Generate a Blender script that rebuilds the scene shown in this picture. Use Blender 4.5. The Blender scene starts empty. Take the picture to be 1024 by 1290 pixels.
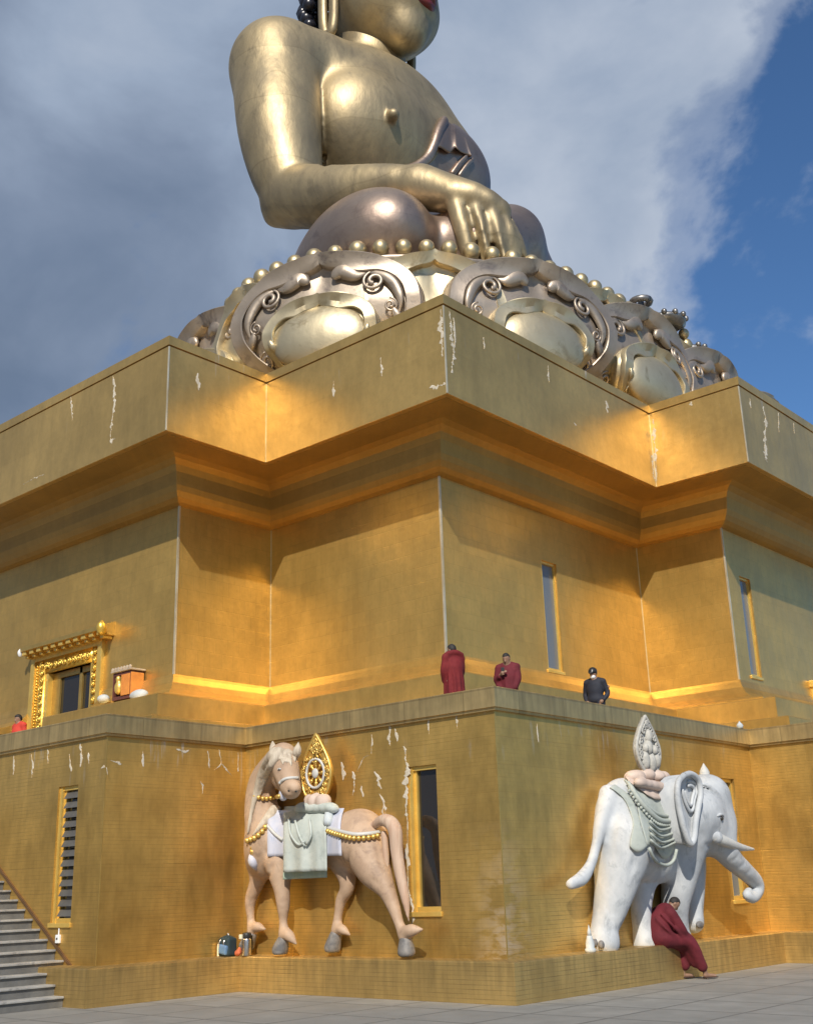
import bpy, bmesh, math, random
import numpy as np
from mathutils import Vector, Matrix, Euler
random.seed(7); np.random.seed(7)
SC = bpy.context.scene
COL = SC.collection
PI = math.pi

# ------------------------------------------------------------------ camera
CAM_R = np.array([[0.74544652, 0.22893977, 0.62601602],
                  [0.66589598, -0.21369404, -0.71478486],
                  [-0.02986679, 0.94969545, -0.31174755]])
CAM_C = np.array([10.7772345, -14.21766432, 1.6])
CAM_F = 1440.935
cd = bpy.data.cameras.new('camera'); cam = bpy.data.objects.new('camera', cd); COL.objects.link(cam)
M = Matrix.Identity(4)
for i in range(3):
    for j in range(3): M[i][j] = CAM_R[i, j]
    M[i][3] = CAM_C[i]
cam.matrix_world = M
cd.sensor_fit = 'VERTICAL'; cd.sensor_height = 36.0; cd.lens = CAM_F * 36 / 1290
cd.clip_start = 0.1; cd.clip_end = 5000
SC.camera = cam

# ------------------------------------------------------------------ light
SUN_TO = Vector((1.69, -2.33, 2.30)).normalized()
SUN_EL = math.asin(SUN_TO.z); SUN_AZ = math.atan2(SUN_TO.x, SUN_TO.y)
sl = bpy.data.lights.new('sun', 'SUN'); so = bpy.data.objects.new('sun', sl); COL.objects.link(so)
sl.energy = 5.0; sl.angle = math.radians(0.5); sl.color = (1.0, 0.94, 0.84)
so.rotation_euler = SUN_TO.to_track_quat('Z', 'Y').to_euler()
so.location = (30, -40, 60)

SC.view_settings.view_transform = 'Standard'; SC.view_settings.look = 'None'
SC.view_settings.gamma = 1.0; SC.view_settings.exposure = 0.0
SC.view_settings.use_curve_mapping = False
cy = SC.cycles
cy.max_bounces = 10; cy.diffuse_bounces = 5; cy.glossy_bounces = 6; cy.transmission_bounces = 4
cy.sample_clamp_indirect = 8.0; cy.blur_glossy = 0.2
cy.caustics_reflective = True
cy.use_denoising = True

# ------------------------------------------------------------------ node helpers
class NT:
    """small helper to wire node trees"""
    def __init__(s, tree): s.t = tree; s.n = tree.nodes; s.l = tree.links; s.n.clear()
    def new(s, typ, **kw):
        nd = s.n.new(typ)
        for k, v in kw.items():
            if k.startswith('i_'):
                key = k[2:]; key = int(key) if key.isdigit() else key.replace('_', ' ')
                sock = nd.inputs[key]
                if hasattr(v, 'is_output'): s.l.new(v, sock)
                else: sock.default_value = v
            else: setattr(nd, k, v)
        return nd
    def math(s, op, a, b=0.0, c=None, clamp=False):
        nd = s.new('ShaderNodeMath', operation=op, use_clamp=clamp)
        for i, v in enumerate((a, b, c)):
            if v is None: continue
            if hasattr(v, 'is_output'): s.l.new(v, nd.inputs[i])
            else: nd.inputs[i].default_value = v
        return nd.outputs[0]
    def mix(s, fac, a, b, mode='MIX'):
        nd = s.new('ShaderNodeMix', data_type='RGBA', blend_type=mode)
        for k, v in ((0, fac), (6, a), (7, b)):
            if hasattr(v, 'is_output'): s.l.new(v, nd.inputs[k])
            else: nd.inputs[k].default_value = v if k == 0 else (tuple(v) + (1,))[:4]
        return nd.outputs[2]
    def ramp(s, fac, pts, interp='LINEAR'):
        nd = s.new('ShaderNodeValToRGB'); cr = nd.color_ramp; cr.interpolation = interp
        while len(cr.elements) > 1: cr.elements.remove(cr.elements[-1])
        cr.elements[0].position = pts[0][0]; c0 = pts[0][1]
        cr.elements[0].color = (c0,) * 3 + (1,) if not hasattr(c0, '__len__') else tuple(c0) + (1,)
        for p, c in pts[1:]:
            e = cr.elements.new(p); e.color = (c,) * 3 + (1,) if not hasattr(c, '__len__') else tuple(c) + (1,)
        s.l.new(fac, nd.inputs[0]); return nd.outputs[0]
    def noise(s, vec, scale=5, detail=4, rough=.55, dist=0.0):
        nd = s.new('ShaderNodeTexNoise'); nd.inputs['Scale'].default_value = scale
        nd.inputs['Detail'].default_value = detail; nd.inputs['Roughness'].default_value = rough
        nd.inputs['Distortion'].default_value = dist
        if vec is not None: s.l.new(vec, nd.inputs['Vector'])
        return nd.outputs['Fac']
    def vmul(s, vec, v):
        nd = s.new('ShaderNodeVectorMath', operation='MULTIPLY'); s.l.new(vec, nd.inputs[0]); nd.inputs[1].default_value = v
        return nd.outputs[0]

def material(name):
    m = bpy.data.materials.new(name); m.use_nodes = True
    g = NT(m.node_tree); out = g.new('ShaderNodeOutputMaterial'); b = g.new('ShaderNodeBsdfPrincipled')
    g.l.new(b.outputs[0], out.inputs[0]); return m, g, b

# ------------------------------------------------------------------ world: Nishita sky with broken cloud
W = bpy.data.worlds.new('World'); SC.world = W; W.use_nodes = True
g = NT(W.node_tree)
wo = g.new('ShaderNodeOutputWorld')
sky = g.new('ShaderNodeTexSky', sky_type='NISHITA', sun_disc=False)
sky.sun_elevation = SUN_EL; sky.sun_rotation = SUN_AZ; sky.altitude = 2500; sky.air_density = 1.3; sky.dust_density = 0.6; sky.ozone_density = 3.0
skyb = g.new('ShaderNodeBackground'); skyb.inputs[1].default_value = 0.115
g.l.new(g.mix(1.0, sky.outputs[0], (.62, .84, 1.02), 'MULTIPLY'), skyb.inputs[0])
tc = g.new('ShaderNodeTexCoord'); dv = tc.outputs['Generated']
east = g.new('ShaderNodeVectorMath', operation='DOT_PRODUCT', i_0=dv); east.inputs[1].default_value = (0.745, 0.666, 0.0)
sep = g.new('ShaderNodeSeparateXYZ', i_0=dv)
n1 = g.noise(g.vmul(dv, (1, 1, 1.25)), 3.2, 8, .55, 0.3)
n2 = g.noise(dv, 1.5, 4, .45, 0.2)
n3 = g.noise(g.vmul(dv, (1, 1, 1.2)), 4.0, 7, .52, 0.3)
cov = g.math('ADD', g.math('MULTIPLY', g.math('ADD', n1, -.5), 2.3), g.math('ADD', g.math('MULTIPLY', east.outputs['Value'], -0.95), .455))
cov = g.math('ADD', cov, g.math('MULTIPLY', sep.outputs[2], 0.05))
mask = g.ramp(cov, [(0.17, 0.0), (0.30, 0.45), (0.45, 0.97), (1.0, 1.0)], 'EASE')
br = g.math('ADD', g.math('MULTIPLY', n2, .35), g.math('MULTIPLY', n3, .85))
br = g.math('ADD', g.math('ADD', br, -.125), g.math('MULTIPLY', east.outputs['Value'], 0.55))
br = g.math('ADD', br, g.math('MULTIPLY', sep.outputs[2], 0.16))
ccol = g.ramp(br, [(0.28, (0.150, 0.205, 0.305)), (0.42, (0.225, 0.285, 0.395)), (0.54, (0.33, 0.405, 0.53)), (0.72, (0.52, 0.58, 0.68))])
clb = g.new('ShaderNodeBackground', i_0=ccol); clb.inputs[1].default_value = 1.0
mx = g.new('ShaderNodeMixShader', i_0=mask); g.l.new(skyb.outputs[0], mx.inputs[1]); g.l.new(clb.outputs[0], mx.inputs[2])
g.l.new(mx.outputs[0], wo.inputs[0])

# ------------------------------------------------------------------ projection helpers (a photo pixel seen on a plane of the place)
def ray(px, py):
    d = CAM_R @ np.array([(px - 512) / CAM_F, (645 - py) / CAM_F, -1.0]); return d / np.linalg.norm(d)
def on_x(px, py, X): d = ray(px, py); return CAM_C + d * (X - CAM_C[0]) / d[0]
def on_y(px, py, Y): d = ray(px, py); return CAM_C + d * (Y - CAM_C[1]) / d[1]
def on_z(px, py, Z): d = ray(px, py); return CAM_C + d * (Z - CAM_C[2]) / d[2]

# ------------------------------------------------------------------ object helpers
def tag(o, label=None, cat=None, group=None, kind=None):
    if label: o['label'] = label
    if cat: o['category'] = cat
    if group: o['group'] = group
    if kind: o['kind'] = kind
    return o
def empty(name, loc=(0, 0, 0), label=None, cat=None, group=None):
    o = bpy.data.objects.new(name, None); COL.objects.link(o); o.location = loc; o.empty_display_size = .3
    return tag(o, label, cat, group)
def link(name, me, mat, parent=None, smooth=False):
    o = bpy.data.objects.new(name, me); COL.objects.link(o)
    if mat is not None: me.materials.append(mat)
    if smooth:
        for p in me.polygons: p.use_smooth = True
    if parent is not None:
        o.parent = parent
        if parent.type == 'EMPTY':      # meshes are modelled in world coordinates
            o.matrix_parent_inverse = Matrix.LocRotScale(parent.location, parent.rotation_euler, parent.scale).inverted()
    return o
def mesh_obj(name, bm, mat, parent=None, smooth=False):
    bmesh.ops.recalc_face_normals(bm, faces=bm.faces[:])
    me = bpy.data.meshes.new(name); bm.to_mesh(me); bm.free()
    return link(name, me, mat, parent, smooth)
def copy_tree(o, parent=None):
    c = o.copy(); COL.objects.link(c)
    if parent is not None: c.parent = parent
    for ch in [x for x in COL.objects if x.parent == o]: copy_tree(ch, c)
    return c
def box(bm, lo, hi, M=None, bevel=0.0):
    lo = Vector(lo); hi = Vector(hi); c = (lo + hi) / 2; s = hi - lo
    r = bmesh.ops.create_cube(bm, size=1.0)
    vs = r['verts']
    for v in vs: v.co = Vector((v.co.x * s.x, v.co.y * s.y, v.co.z * s.z)) + c
    if bevel > 0:
        es = list({e for v in vs for e in v.link_edges})
        rb = bmesh.ops.bevel(bm, geom=es, offset=bevel, segments=2, affect='EDGES', profile=.6)
        vs = list({v for f in rb['faces'] for v in f.verts} | {v for v in vs if v.is_valid})
    if M is not None:
        for v in vs: v.co = M @ v.co
    return vs
def tube(bm, pts, rad, seg=8, cap=True, flat=1.0, up=None):
    """tube along a path, radius per point; flat squashes along the second axis"""
    pts = [Vector(p) for p in pts]; n = len(pts)
    if not hasattr(rad, '__len__'): rad = [rad] * n
    rings = []; prevu = None
    for i, p in enumerate(pts):
        t = (pts[min(i + 1, n - 1)] - pts[max(i - 1, 0)]).normalized()
        if up is not None: u = Vector(up)
        elif prevu is not None: u = prevu
        else: u = Vector((0, 0, 1)) if abs(t.z) < .9 else Vector((1, 0, 0))
        u = (u - t * u.dot(t))
        u = u.normalized() if u.length > 1e-6 else t.orthogonal().normalized()
        prevu = u; w = t.cross(u)
        rings.append([bm.verts.new(p + (w * math.cos(a) + u * math.sin(a) * flat) * rad[i]) for a in [2 * PI * k / seg for k in range(seg)]])
    for a, b in zip(rings, rings[1:]):
        for k in range(seg): bm.faces.new((a[k], a[(k + 1) % seg], b[(k + 1) % seg], b[k]))
    if cap:
        bm.faces.new(rings[0][::-1]); bm.faces.new(rings[-1])
def lathe(bm, prof, c=(0, 0, 0), seg=20, M=None):
    rings = []
    for r, z in prof:
        rings.append([bm.verts.new(Vector((c[0] + r * math.cos(2 * PI * k / seg), c[1] + r * math.sin(2 * PI * k / seg), c[2] + z))) for k in range(seg)])
    for a, b in zip(rings, rings[1:]):
        for k in range(seg): bm.faces.new((a[k], a[(k + 1) % seg], b[(k + 1) % seg], b[k]))
    bm.faces.new(rings[0][::-1]); bm.faces.new(rings[-1])
    if M is not None:
        for r in rings:
            for v in r: v.co = M @ v.co
def ball(bm, c, r, M=None, u=16, v=10):
    rr = r if hasattr(r, '__len__') else (r, r, r)
    res = bmesh.ops.create_uvsphere(bm, u_segments=u, v_segments=v, radius=1)
    for q in res['verts']:
        q.co = Vector((q.co.x * rr[0], q.co.y * rr[1], q.co.z * rr[2]))
        if M is not None: q.co = M @ q.co
        q.co += Vector(c)
def slab(bm, poly, M, t):
    """extruded polygon: 2-D outline placed by matrix M, thickness t along local z"""
    a = [bm.verts.new(M @ Vector((x, y, 0))) for x, y in poly]; b = [bm.verts.new(M @ Vector((x, y, t))) for x, y in poly]
    n = len(poly)
    for k in range(n): bm.faces.new((a[k], a[(k + 1) % n], b[(k + 1) % n], b[k]))
    bm.faces.new(a[::-1]); bm.faces.new(b)
def catmull(pts, n=8):
    P = [Vector(p) for p in pts]; P = [2 * P[0] - P[1]] + P + [2 * P[-1] - P[-2]]; out = []
    for i in range(1, len(P) - 2):
        for k in range(n):
            t = k / n; a, b, c, d = P[i - 1:i + 3]
            out.append(.5 * ((2 * b) + (c - a) * t + (2 * a - 5 * b + 4 * c - d) * t * t + (3 * b - a - 3 * c + d) * t ** 3))
    out.append(P[-2]); return out

# ------------------------------------------------------------------ sculpting: blended distance field -> mesh (naive surface nets)
class Sculpt:
    def __init__(s): s.p = []
    def cone(s, a, b, ra, rb, k=.1, op='+'): s.p.append(('c', np.array(a, float), np.array(b, float), ra, rb, k, op)); return s
    def chain(s, pts, rad, k=.1, op='+'):
        for i in range(len(pts) - 1): s.cone(pts[i], pts[i + 1], rad[i], rad[i + 1], k, op)
        return s
    def limb(s, pts, rad, k=.1, op='+', n=6):
        """one smooth tapering limb through the given joints"""
        P = np.array([(*p, r) for p, r in zip(pts, rad)], float); E = np.concatenate([2 * P[:1] - P[1:2], P, 2 * P[-1:] - P[-2:-1]]); out = []
        for i in range(1, len(E) - 2):
            for j in range(n):
                t = j / n; a, b, c, d = E[i - 1:i + 3]
                out.append(.5 * (2 * b + (c - a) * t + (2 * a - 5 * b + 4 * c - d) * t * t + (3 * b - a - 3 * c + d) * t ** 3))
        out.append(P[-1]); s.p.append(('l', np.array(out), k, op)); return s
    def ell(s, c, r, R=None, k=.1, op='+'):
        R = np.eye(3) if R is None else np.array(R, float)
        s.p.append(('e', np.array(c, float), np.array(r, float), R, k, op)); return s
    def block(s, c, h, rnd=.05, R=None, k=.05, op='+'):
        R = np.eye(3) if R is None else np.array(R, float)
        s.p.append(('b', np.array(c, float), np.array(h, float), rnd, R, k, op)); return s
    def bounds(s, q):
        if q[0] == 'c':
            lo = np.minimum(q[1] - q[3], q[2] - q[4]); hi = np.maximum(q[1] + q[3], q[2] + q[4])
        elif q[0] == 'l':
            lo = (q[1][:, :3] - q[1][:, 3:]).min(0); hi = (q[1][:, :3] + q[1][:, 3:]).max(0)
        elif q[0] == 'e':
            e = np.abs(q[3]) @ q[2]; lo, hi = q[1] - e, q[1] + e
        else:
            e = np.abs(q[4]) @ (q[2] + q[3]); lo, hi = q[1] - e, q[1] + e
        return lo, hi
    def dist(s, q, P):
        if q[0] == 'c':
            a, b, ra, rb = q[1:5]; ab = b - a; L = max(ab @ ab, 1e-9)
            t = np.clip(((P - a) @ ab) / L, 0, 1)
            return np.linalg.norm(P - a - t[..., None] * ab, axis=-1) - (ra + (rb - ra) * t)
        if q[0] == 'l':
            best = None
            for u, v in zip(q[1], q[1][1:]):
                ab = v[:3] - u[:3]; t = np.clip(((P - u[:3]) @ ab) / max(ab @ ab, 1e-9), 0, 1)
                d = np.linalg.norm(P - u[:3] - t[..., None] * ab, axis=-1) - (u[3] + (v[3] - u[3]) * t)
                best = d if best is None else np.minimum(best, d)
            return best
        if q[0] == 'e':
            l = (P - q[1]) @ q[3]; k0 = np.linalg.norm(l / q[2], axis=-1); k1 = np.linalg.norm(l / q[2] ** 2, axis=-1)
            return k0 * (k0 - 1) / np.maximum(k1, 1e-6)
        l = np.abs((P - q[1]) @ q[4]) - q[2]
        return np.linalg.norm(np.maximum(l, 0), axis=-1) + np.minimum(l.max(-1), 0) - q[3]
    def at(s, p):
        P = np.array(p, float)[None]; D = np.array([9.0])
        for q in s.p:
            k = q[-2]; d = s.dist(q, P)
            if q[-1] == '+': hh = np.clip(.5 + .5 * (D - d) / k, 0, 1); D = D * (1 - hh) + d * hh - k * hh * (1 - hh)
            else: hh = np.clip(.5 - .5 * (D + d) / k, 0, 1); D = D * (1 - hh) - d * hh + k * hh * (1 - hh)
        return float(D[0])
    def sample(s, P):
        g = (P - s.lo) / s.h; n = np.array(s.D.shape); i = np.clip(np.floor(g).astype(int), 0, n - 2); f = np.clip(g - i, 0, 1); out = 0
        inside = ((g >= 0) & (g <= n - 1)).all(-1)
        for dx in (0, 1):
            for dy in (0, 1):
                for dz in (0, 1):
                    w = (f[:, 0] if dx else 1 - f[:, 0]) * (f[:, 1] if dy else 1 - f[:, 1]) * (f[:, 2] if dz else 1 - f[:, 2])
                    out = out + w * s.D[i[:, 0] + dx, i[:, 1] + dy, i[:, 2] + dz]
        return np.where(inside, out, 1.0)
    def hit(s, o, d, t0, t1, off=0.0):
        """first point along o + t d that lies within off of the sculpted surface"""
        t = np.arange(t0, t1, s.h * .4); e = s.sample(o + t[:, None] * d) - off; w = np.argmax(e < 0)
        if e[w] >= 0: return None
        k = t[w] if w == 0 else t[w - 1] + (t[w] - t[w - 1]) * e[w - 1] / (e[w - 1] - e[w])
        return o + d * k
    def mesh(s, name, h):
        los, his = zip(*[s.bounds(q) for q in s.p if q[-1] == '+'])
        lo = np.min(los, 0) - 4 * h; hi = np.max(his, 0) + 4 * h
        n = np.ceil((hi - lo) / h).astype(int) + 1
        D = np.full(n, 4.0 * h + 1.0, np.float32)
        ax = [lo[i] + h * np.arange(n[i]) for i in range(3)]
        for q in s.p:
            k = q[-2]; a, b = s.bounds(q); m = k + 4 * h
            i0 = np.clip(np.floor((a - m - lo) / h).astype(int), 0, n); i1 = np.clip(np.ceil((b + m - lo) / h).astype(int) + 1, 0, n)
            if (i1 <= i0).any(): continue
            sl_ = tuple(slice(x, y) for x, y in zip(i0, i1))
            P = np.stack(np.meshgrid(*[ax[i][sl_[i]] for i in range(3)], indexing='ij'), -1)
            d = s.dist(q, P); o = D[sl_]
            if q[-1] == '+':
                hh = np.clip(.5 + .5 * (o - d) / k, 0, 1); D[sl_] = o * (1 - hh) + d * hh - k * hh * (1 - hh)
            elif q[-1] == '-':
                hh = np.clip(.5 - .5 * (o + d) / k, 0, 1); D[sl_] = o * (1 - hh) - d * hh + k * hh * (1 - hh)
            else:   # 'g' : engrave a groove
                D[sl_] = np.maximum(o, -d)
        s.D, s.lo, s.h = D, lo, h
        return nets(name, D, lo, h)
def nets(name, D, lo, h):
    ins = D < 0
    nx, ny, nz = D.shape
    acc = np.zeros((nx - 1, ny - 1, nz - 1, 3)); cnt = np.zeros((nx - 1, ny - 1, nz - 1))
    for axis in range(3):
        sa = [slice(None)] * 3; sb = [slice(None)] * 3; sa[axis] = slice(0, -1); sb[axis] = slice(1, None)
        da = D[tuple(sa)]; db = D[tuple(sb)]; cr = (da < 0) != (db < 0)
        idx = np.argwhere(cr); t = (da[cr] / (da[cr] - db[cr]))
        pos = idx.astype(float); pos[:, axis] += t
        o = [a for a in range(3) if a != axis]
        for u in (0, 1):
            for v in (0, 1):
                c = idx.copy(); c[:, o[0]] -= u; c[:, o[1]] -= v
                ok = ((c >= 0) & (c < np.array(cnt.shape))).all(1)
                cc = c[ok]; np.add.at(acc, tuple(cc.T), pos[ok]); np.add.at(cnt, tuple(cc.T), 1)
    act = cnt > 0; ids = np.full(cnt.shape, -1, int); ids[act] = np.arange(act.sum())
    V = acc[act] / cnt[act][:, None] * h + lo
    F = []
    for axis in range(3):
        sa = [slice(None)] * 3; sb = [slice(None)] * 3; sa[axis] = slice(0, -1); sb[axis] = slice(1, None)
        A = ins[tuple(sa)]; B = ins[tuple(sb)]
        idx = np.argwhere(A != B); o = [(axis + 1) % 3, (axis + 2) % 3]
        ok = (idx[:, o[0]] > 0) & (idx[:, o[1]] > 0) & (idx[:, o[0]] < cnt.shape[o[0]]) & (idx[:, o[1]] < cnt.shape[o[1]])
        idx = idx[ok]; flip = A[tuple(idx.T)]
        q = []
        for u, v in ((1, 1), (0, 1), (0, 0), (1, 0)):
            c = idx.copy(); c[:, o[0]] -= u; c[:, o[1]] -= v; q.append(ids[tuple(c.T)])
        q = np.stack(q, 1); q[~flip] = q[~flip][:, ::-1]; F.append(q)
    F = np.concatenate(F)
    # light relaxing
    e = np.concatenate([F[:, [0, 1]], F[:, [1, 2]], F[:, [2, 3]], F[:, [3, 0]]])
    for lam in (.5, .5):
        s_ = np.zeros_like(V); c_ = np.zeros(len(V))
        np.add.at(s_, e[:, 0], V[e[:, 1]]); np.add.at(c_, e[:, 0], 1); np.add.at(s_, e[:, 1], V[e[:, 0]]); np.add.at(c_, e[:, 1], 1)
        V = V + lam * (s_ / np.maximum(c_, 1)[:, None] - V)
    me = bpy.data.meshes.new(name); me.from_pydata(V.tolist(), [], F.tolist()); me.update()
    return me
def rotm(axis, ang):
    return np.array(Matrix.Rotation(ang, 3, axis))
# ------------------------------------------------------------------ materials
def wall_coords(g):
    geo = g.new('ShaderNodeNewGeometry'); sp = g.new('ShaderNodeSeparateXYZ', i_0=geo.outputs['Position'])
    run = g.math('ADD', sp.outputs[0], sp.outputs[1])
    cb = g.new('ShaderNodeCombineXYZ', i_0=run, i_1=sp.outputs[2])
    return geo, sp, cb.outputs[0]
def gold_wall(name, tile=(.42, .42), line=.010, rows=0.0, base=(0.73, 0.465, 0.135), stain=0.0, ztop=0.0, rough=.35, metal=.73, dirt=.35, patch=0.0, grime=None, lam=.28):
    m, g, b = material(name); geo, sp, uv = wall_coords(g)
    br = g.new('ShaderNodeTexBrick', i_0=uv); br.offset = .5
    br.inputs['Color1'].default_value = (.74, .74, .74, 1); br.inputs['Color2'].default_value = (1, 1, 1, 1); br.inputs['Mortar'].default_value = (.55, .55, .55, 1)
    br.inputs['Scale'].default_value = 1; br.inputs['Mortar Size'].default_value = line; br.inputs['Mortar Smooth'].default_value = .3
    br.inputs['Brick Width'].default_value = tile[0]; br.inputs['Row Height'].default_value = tile[1]
    big = g.noise(geo.outputs['Position'], .55, 5, .6)
    med = g.noise(g.vmul(uv, (3.2, .9, 1)), 1.4, 5, .62)
    fin = g.noise(geo.outputs['Position'], 9, 4, .6)
    tone = g.math('ADD', g.math('MULTIPLY', big, .66), g.math('MULTIPLY', med, .34))
    col = g.mix(g.ramp(tone, [(.34, 0.0), (.62, 1.0)]), tuple(c * (1 - dirt) for c in base), base)
    col = g.mix(lam, col, br.outputs['Color'], 'MULTIPLY')
    col = g.mix(g.math('MULTIPLY', g.ramp(fin, [(.45, 0.), (.75, 1.)]), .22), col, tuple(c * .55 for c in base))
    rgh = g.math('ADD', g.math('MULTIPLY', tone, .22), rough - .1)
    met = None
    if patch > 0:   # worn places where the leaf has gone and grey render shows
        pm = g.ramp(g.noise(g.vmul(uv, (1.6, 3.5, 1)), 1.1, 6, .65, .4), [(.44, 0.0), (.56, 1.0)])
        low = g.ramp(g.math('DIVIDE', sp.outputs[2], 4.2), [(.05, 1.0), (.62, 0.0)])
        near = g.ramp(g.math('ABSOLUTE', g.math('ADD', g.math('SUBTRACT', sp.outputs[0], sp.outputs[1]), -.3)), [(.35, 1.0), (1.25, 0.0)])
        pm = g.math('MULTIPLY', g.math('MULTIPLY', pm, low), near)
        col = g.mix(g.math('MULTIPLY', pm, .8), col, (.27, .26, .25)); met = g.math('MULTIPLY', g.math('SUBTRACT', 1.0, pm), metal)
    if stain > 0:   # pale runs of lime below the coping
        s1 = g.noise(g.vmul(uv, (5.5, .55, 1)), 1.6, 6, .6, .2); s2 = g.noise(uv, 1.1, 3, .5)
        zm = g.ramp(g.math('SUBTRACT', ztop, sp.outputs[2]), [(0.0, 1.0), (.55, .55), (1.0, 0.0)])
        sm = g.math('MULTIPLY', g.math('MULTIPLY', g.ramp(s1, [(.62 - stain * .04, 0.), (.70, 1.)]), g.ramp(s2, [(.50, 0.), (.60, 1.)])), zm)
        col = g.mix(g.math('MULTIPLY', sm, .75), col, (.62, .58, .50))
        rgh = g.math('MAXIMUM', rgh, g.math('MULTIPLY', sm, .8))
    if grime:
        s3 = g.noise(g.vmul(uv, (7, .5, 1)), 1.3, 5, .6); 
        zg = g.ramp(g.math('SUBTRACT', grime, sp.outputs[2]), [(0.0, 1.0), (.9, 0.0)])
        col = g.mix(g.math('MULTIPLY', g.math('MULTIPLY', g.ramp(s3, [(.40, 0.), (.68, 1.)]), zg), .42), col, (.12, .09, .05))
    hgt = g.math('ADD', g.math('MULTIPLY', br.outputs['Fac'], -.3), g.math('MULTIPLY', fin, .35))
    if rows > 0:
        w = g.math('PINGPONG', g.math('DIVIDE', sp.outputs[2], rows), .5)
        gr = g.ramp(w, [(0.0, 0.0), (.13, 1.0)])
        cr = g.noise(g.vmul(uv, (1.2, 9, 1)), 1.5, 3, .5)
        gm = g.math('MULTIPLY', g.math('SUBTRACT', 1.0, gr), g.ramp(cr, [(.35, .1), (.62, 1.)]))
        gm = g.math('MULTIPLY', gm, g.ramp(g.math('ADD', big, g.math('MULTIPLY', sp.outputs[2], -.06)), [(.22, .15), (.52, 1.)]))
        col = g.mix(g.math('MULTIPLY', gm, .5), col, (.09, .065, .03))
        hgt = g.math('ADD', hgt, g.math('MULTIPLY', g.math('SUBTRACT', 1.0, gm), .6))
    bp = g.new('ShaderNodeBump', i_Height=hgt); bp.inputs['Strength'].default_value = .30; bp.inputs['Distance'].default_value = .012
    wv = g.noise(geo.outputs['Position'], 1.3, 3, .5)
    bp2 = g.new('ShaderNodeBump', i_Height=wv); bp2.inputs['Strength'].default_value = .18; bp2.inputs['Distance'].default_value = .10
    g.l.new(bp2.outputs[0], bp.inputs['Normal'])
    g.l.new(col, b.inputs['Base Color']); g.l.new(rgh, b.inputs['Roughness']); g.l.new(bp.outputs[0], b.inputs['Normal'])
    if met is not None: g.l.new(met, b.inputs['Metallic'])
    else: b.inputs['Metallic'].default_value = metal
    return m
def mottled(name, c1, c2, scale=2.0, rough=.5, metal=0.0, bump=.1, bscale=18, spec=.5, stretch=(1, 1, 1), dark=None, rvar=.12, coords='Position', bdist=.02, amt=1.0, dent=0.0, dscale=.8, ddist=.15, seam=None):
    m, g, b = material(name)
    if coords == 'Position': v = g.new('ShaderNodeNewGeometry').outputs['Position']
    else: v = g.new('ShaderNodeTexCoord').outputs['Object']
    v = g.vmul(v, stretch)
    n = g.noise(v, scale, 6, .62, .2); f = g.noise(v, bscale, 4, .6)
    col = g.mix(g.ramp(n, [(.5 - .16, 0.), (.5 + .16, 1.)]), c1, c2)
    if dark is not None:
        d = g.noise(v, scale * 1.9, 7, .7, .5)
        col = g.mix(g.math('MULTIPLY', g.ramp(d, [(.54, 0.), (.68, 1.)]), amt), col, dark)
    if seam:    # sheets joined edge to edge
        sp = g.new('ShaderNodeSeparateXYZ', i_0=v); wob = g.math('MULTIPLY', g.noise(v, .5, 1, .5), .25)
        cb = g.new('ShaderNodeCombineXYZ', i_0=g.math('ADD', g.math('SUBTRACT', sp.outputs[0], sp.outputs[1]), wob), i_1=g.math('ADD', sp.outputs[2], wob))
        bk_ = g.new('ShaderNodeTexBrick', i_0=cb.outputs[0]); bk_.offset = .4
        bk_.inputs['Color1'].default_value = (.66, .66, .66, 1); bk_.inputs['Color2'].default_value = (1, 1, 1, 1); bk_.inputs['Mortar'].default_value = (.55, .53, .5, 1)
        bk_.inputs['Scale'].default_value = 1; bk_.inputs['Mortar Size'].default_value = .02; bk_.inputs['Mortar Smooth'].default_value = .9; bk_.inputs['Brick Width'].default_value = seam[0]; bk_.inputs['Row Height'].default_value = seam[1]
        col = g.mix(seam[2], col, bk_.outputs['Color'], 'MULTIPLY')
    g.l.new(col, b.inputs['Base Color'])
    g.l.new(g.math('ADD', g.math('MULTIPLY', n, rvar * 2), rough - rvar), b.inputs['Roughness'])
    b.inputs['Metallic'].default_value = metal; b.inputs['Specular IOR Level'].default_value = spec
    bp = g.new('ShaderNodeBump', i_Height=f); bp.inputs['Strength'].default_value = bump; bp.inputs['Distance'].default_value = bdist
    if dent > 0:    # hand-beaten sheet: shallow dents
        d2 = g.new('ShaderNodeBump', i_Height=g.noise(v, dscale, 5, .55)); d2.inputs['Strength'].default_value = dent; d2.inputs['Distance'].default_value = ddist
        g.l.new(d2.outputs[0], bp.inputs['Normal'])
    g.l.new(bp.outputs[0], b.inputs['Normal'])
    return m
GW = {}
GW['upper'] = gold_wall('gold_upper_wall', (.34, .34), .007, dirt=.24, rough=.35)
GW['lower'] = gold_wall('gold_lower_wall', (.9, .42), .006, rows=.062, dirt=.46, stain=1.0, ztop=4.17, rough=.38, patch=1.0)
GW['plinth'] = gold_wall('gold_plinth', (1.5, .31), .006, rows=.062, dirt=.4, rough=.46, grime=.62, base=(.72, .49, .18))
GW['coping'] = gold_wall('gold_coping', (1.25, .9), .016, lam=.6, dirt=.42, rough=.46, grime=4.55, base=(.68, .50, .23), metal=.75)
GW['cornice'] = gold_wall('shaded_gold_cornice', (2.6, 2.0), .006, dirt=.25, rough=.46, base=(.46, .29, .085), metal=.6)  # darker gold, with the shade under the overhang put into its base colour
GW['slab'] = gold_wall('gold_slab', (2.6, 3.0), .004, dirt=.28, rough=.36, base=(.72, .48, .17), stain=.3, ztop=13.0)
GW['mould'] = gold_wall('gold_moulding', (1.9, 2.0), .006, dirt=.35, rough=.40)
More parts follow.
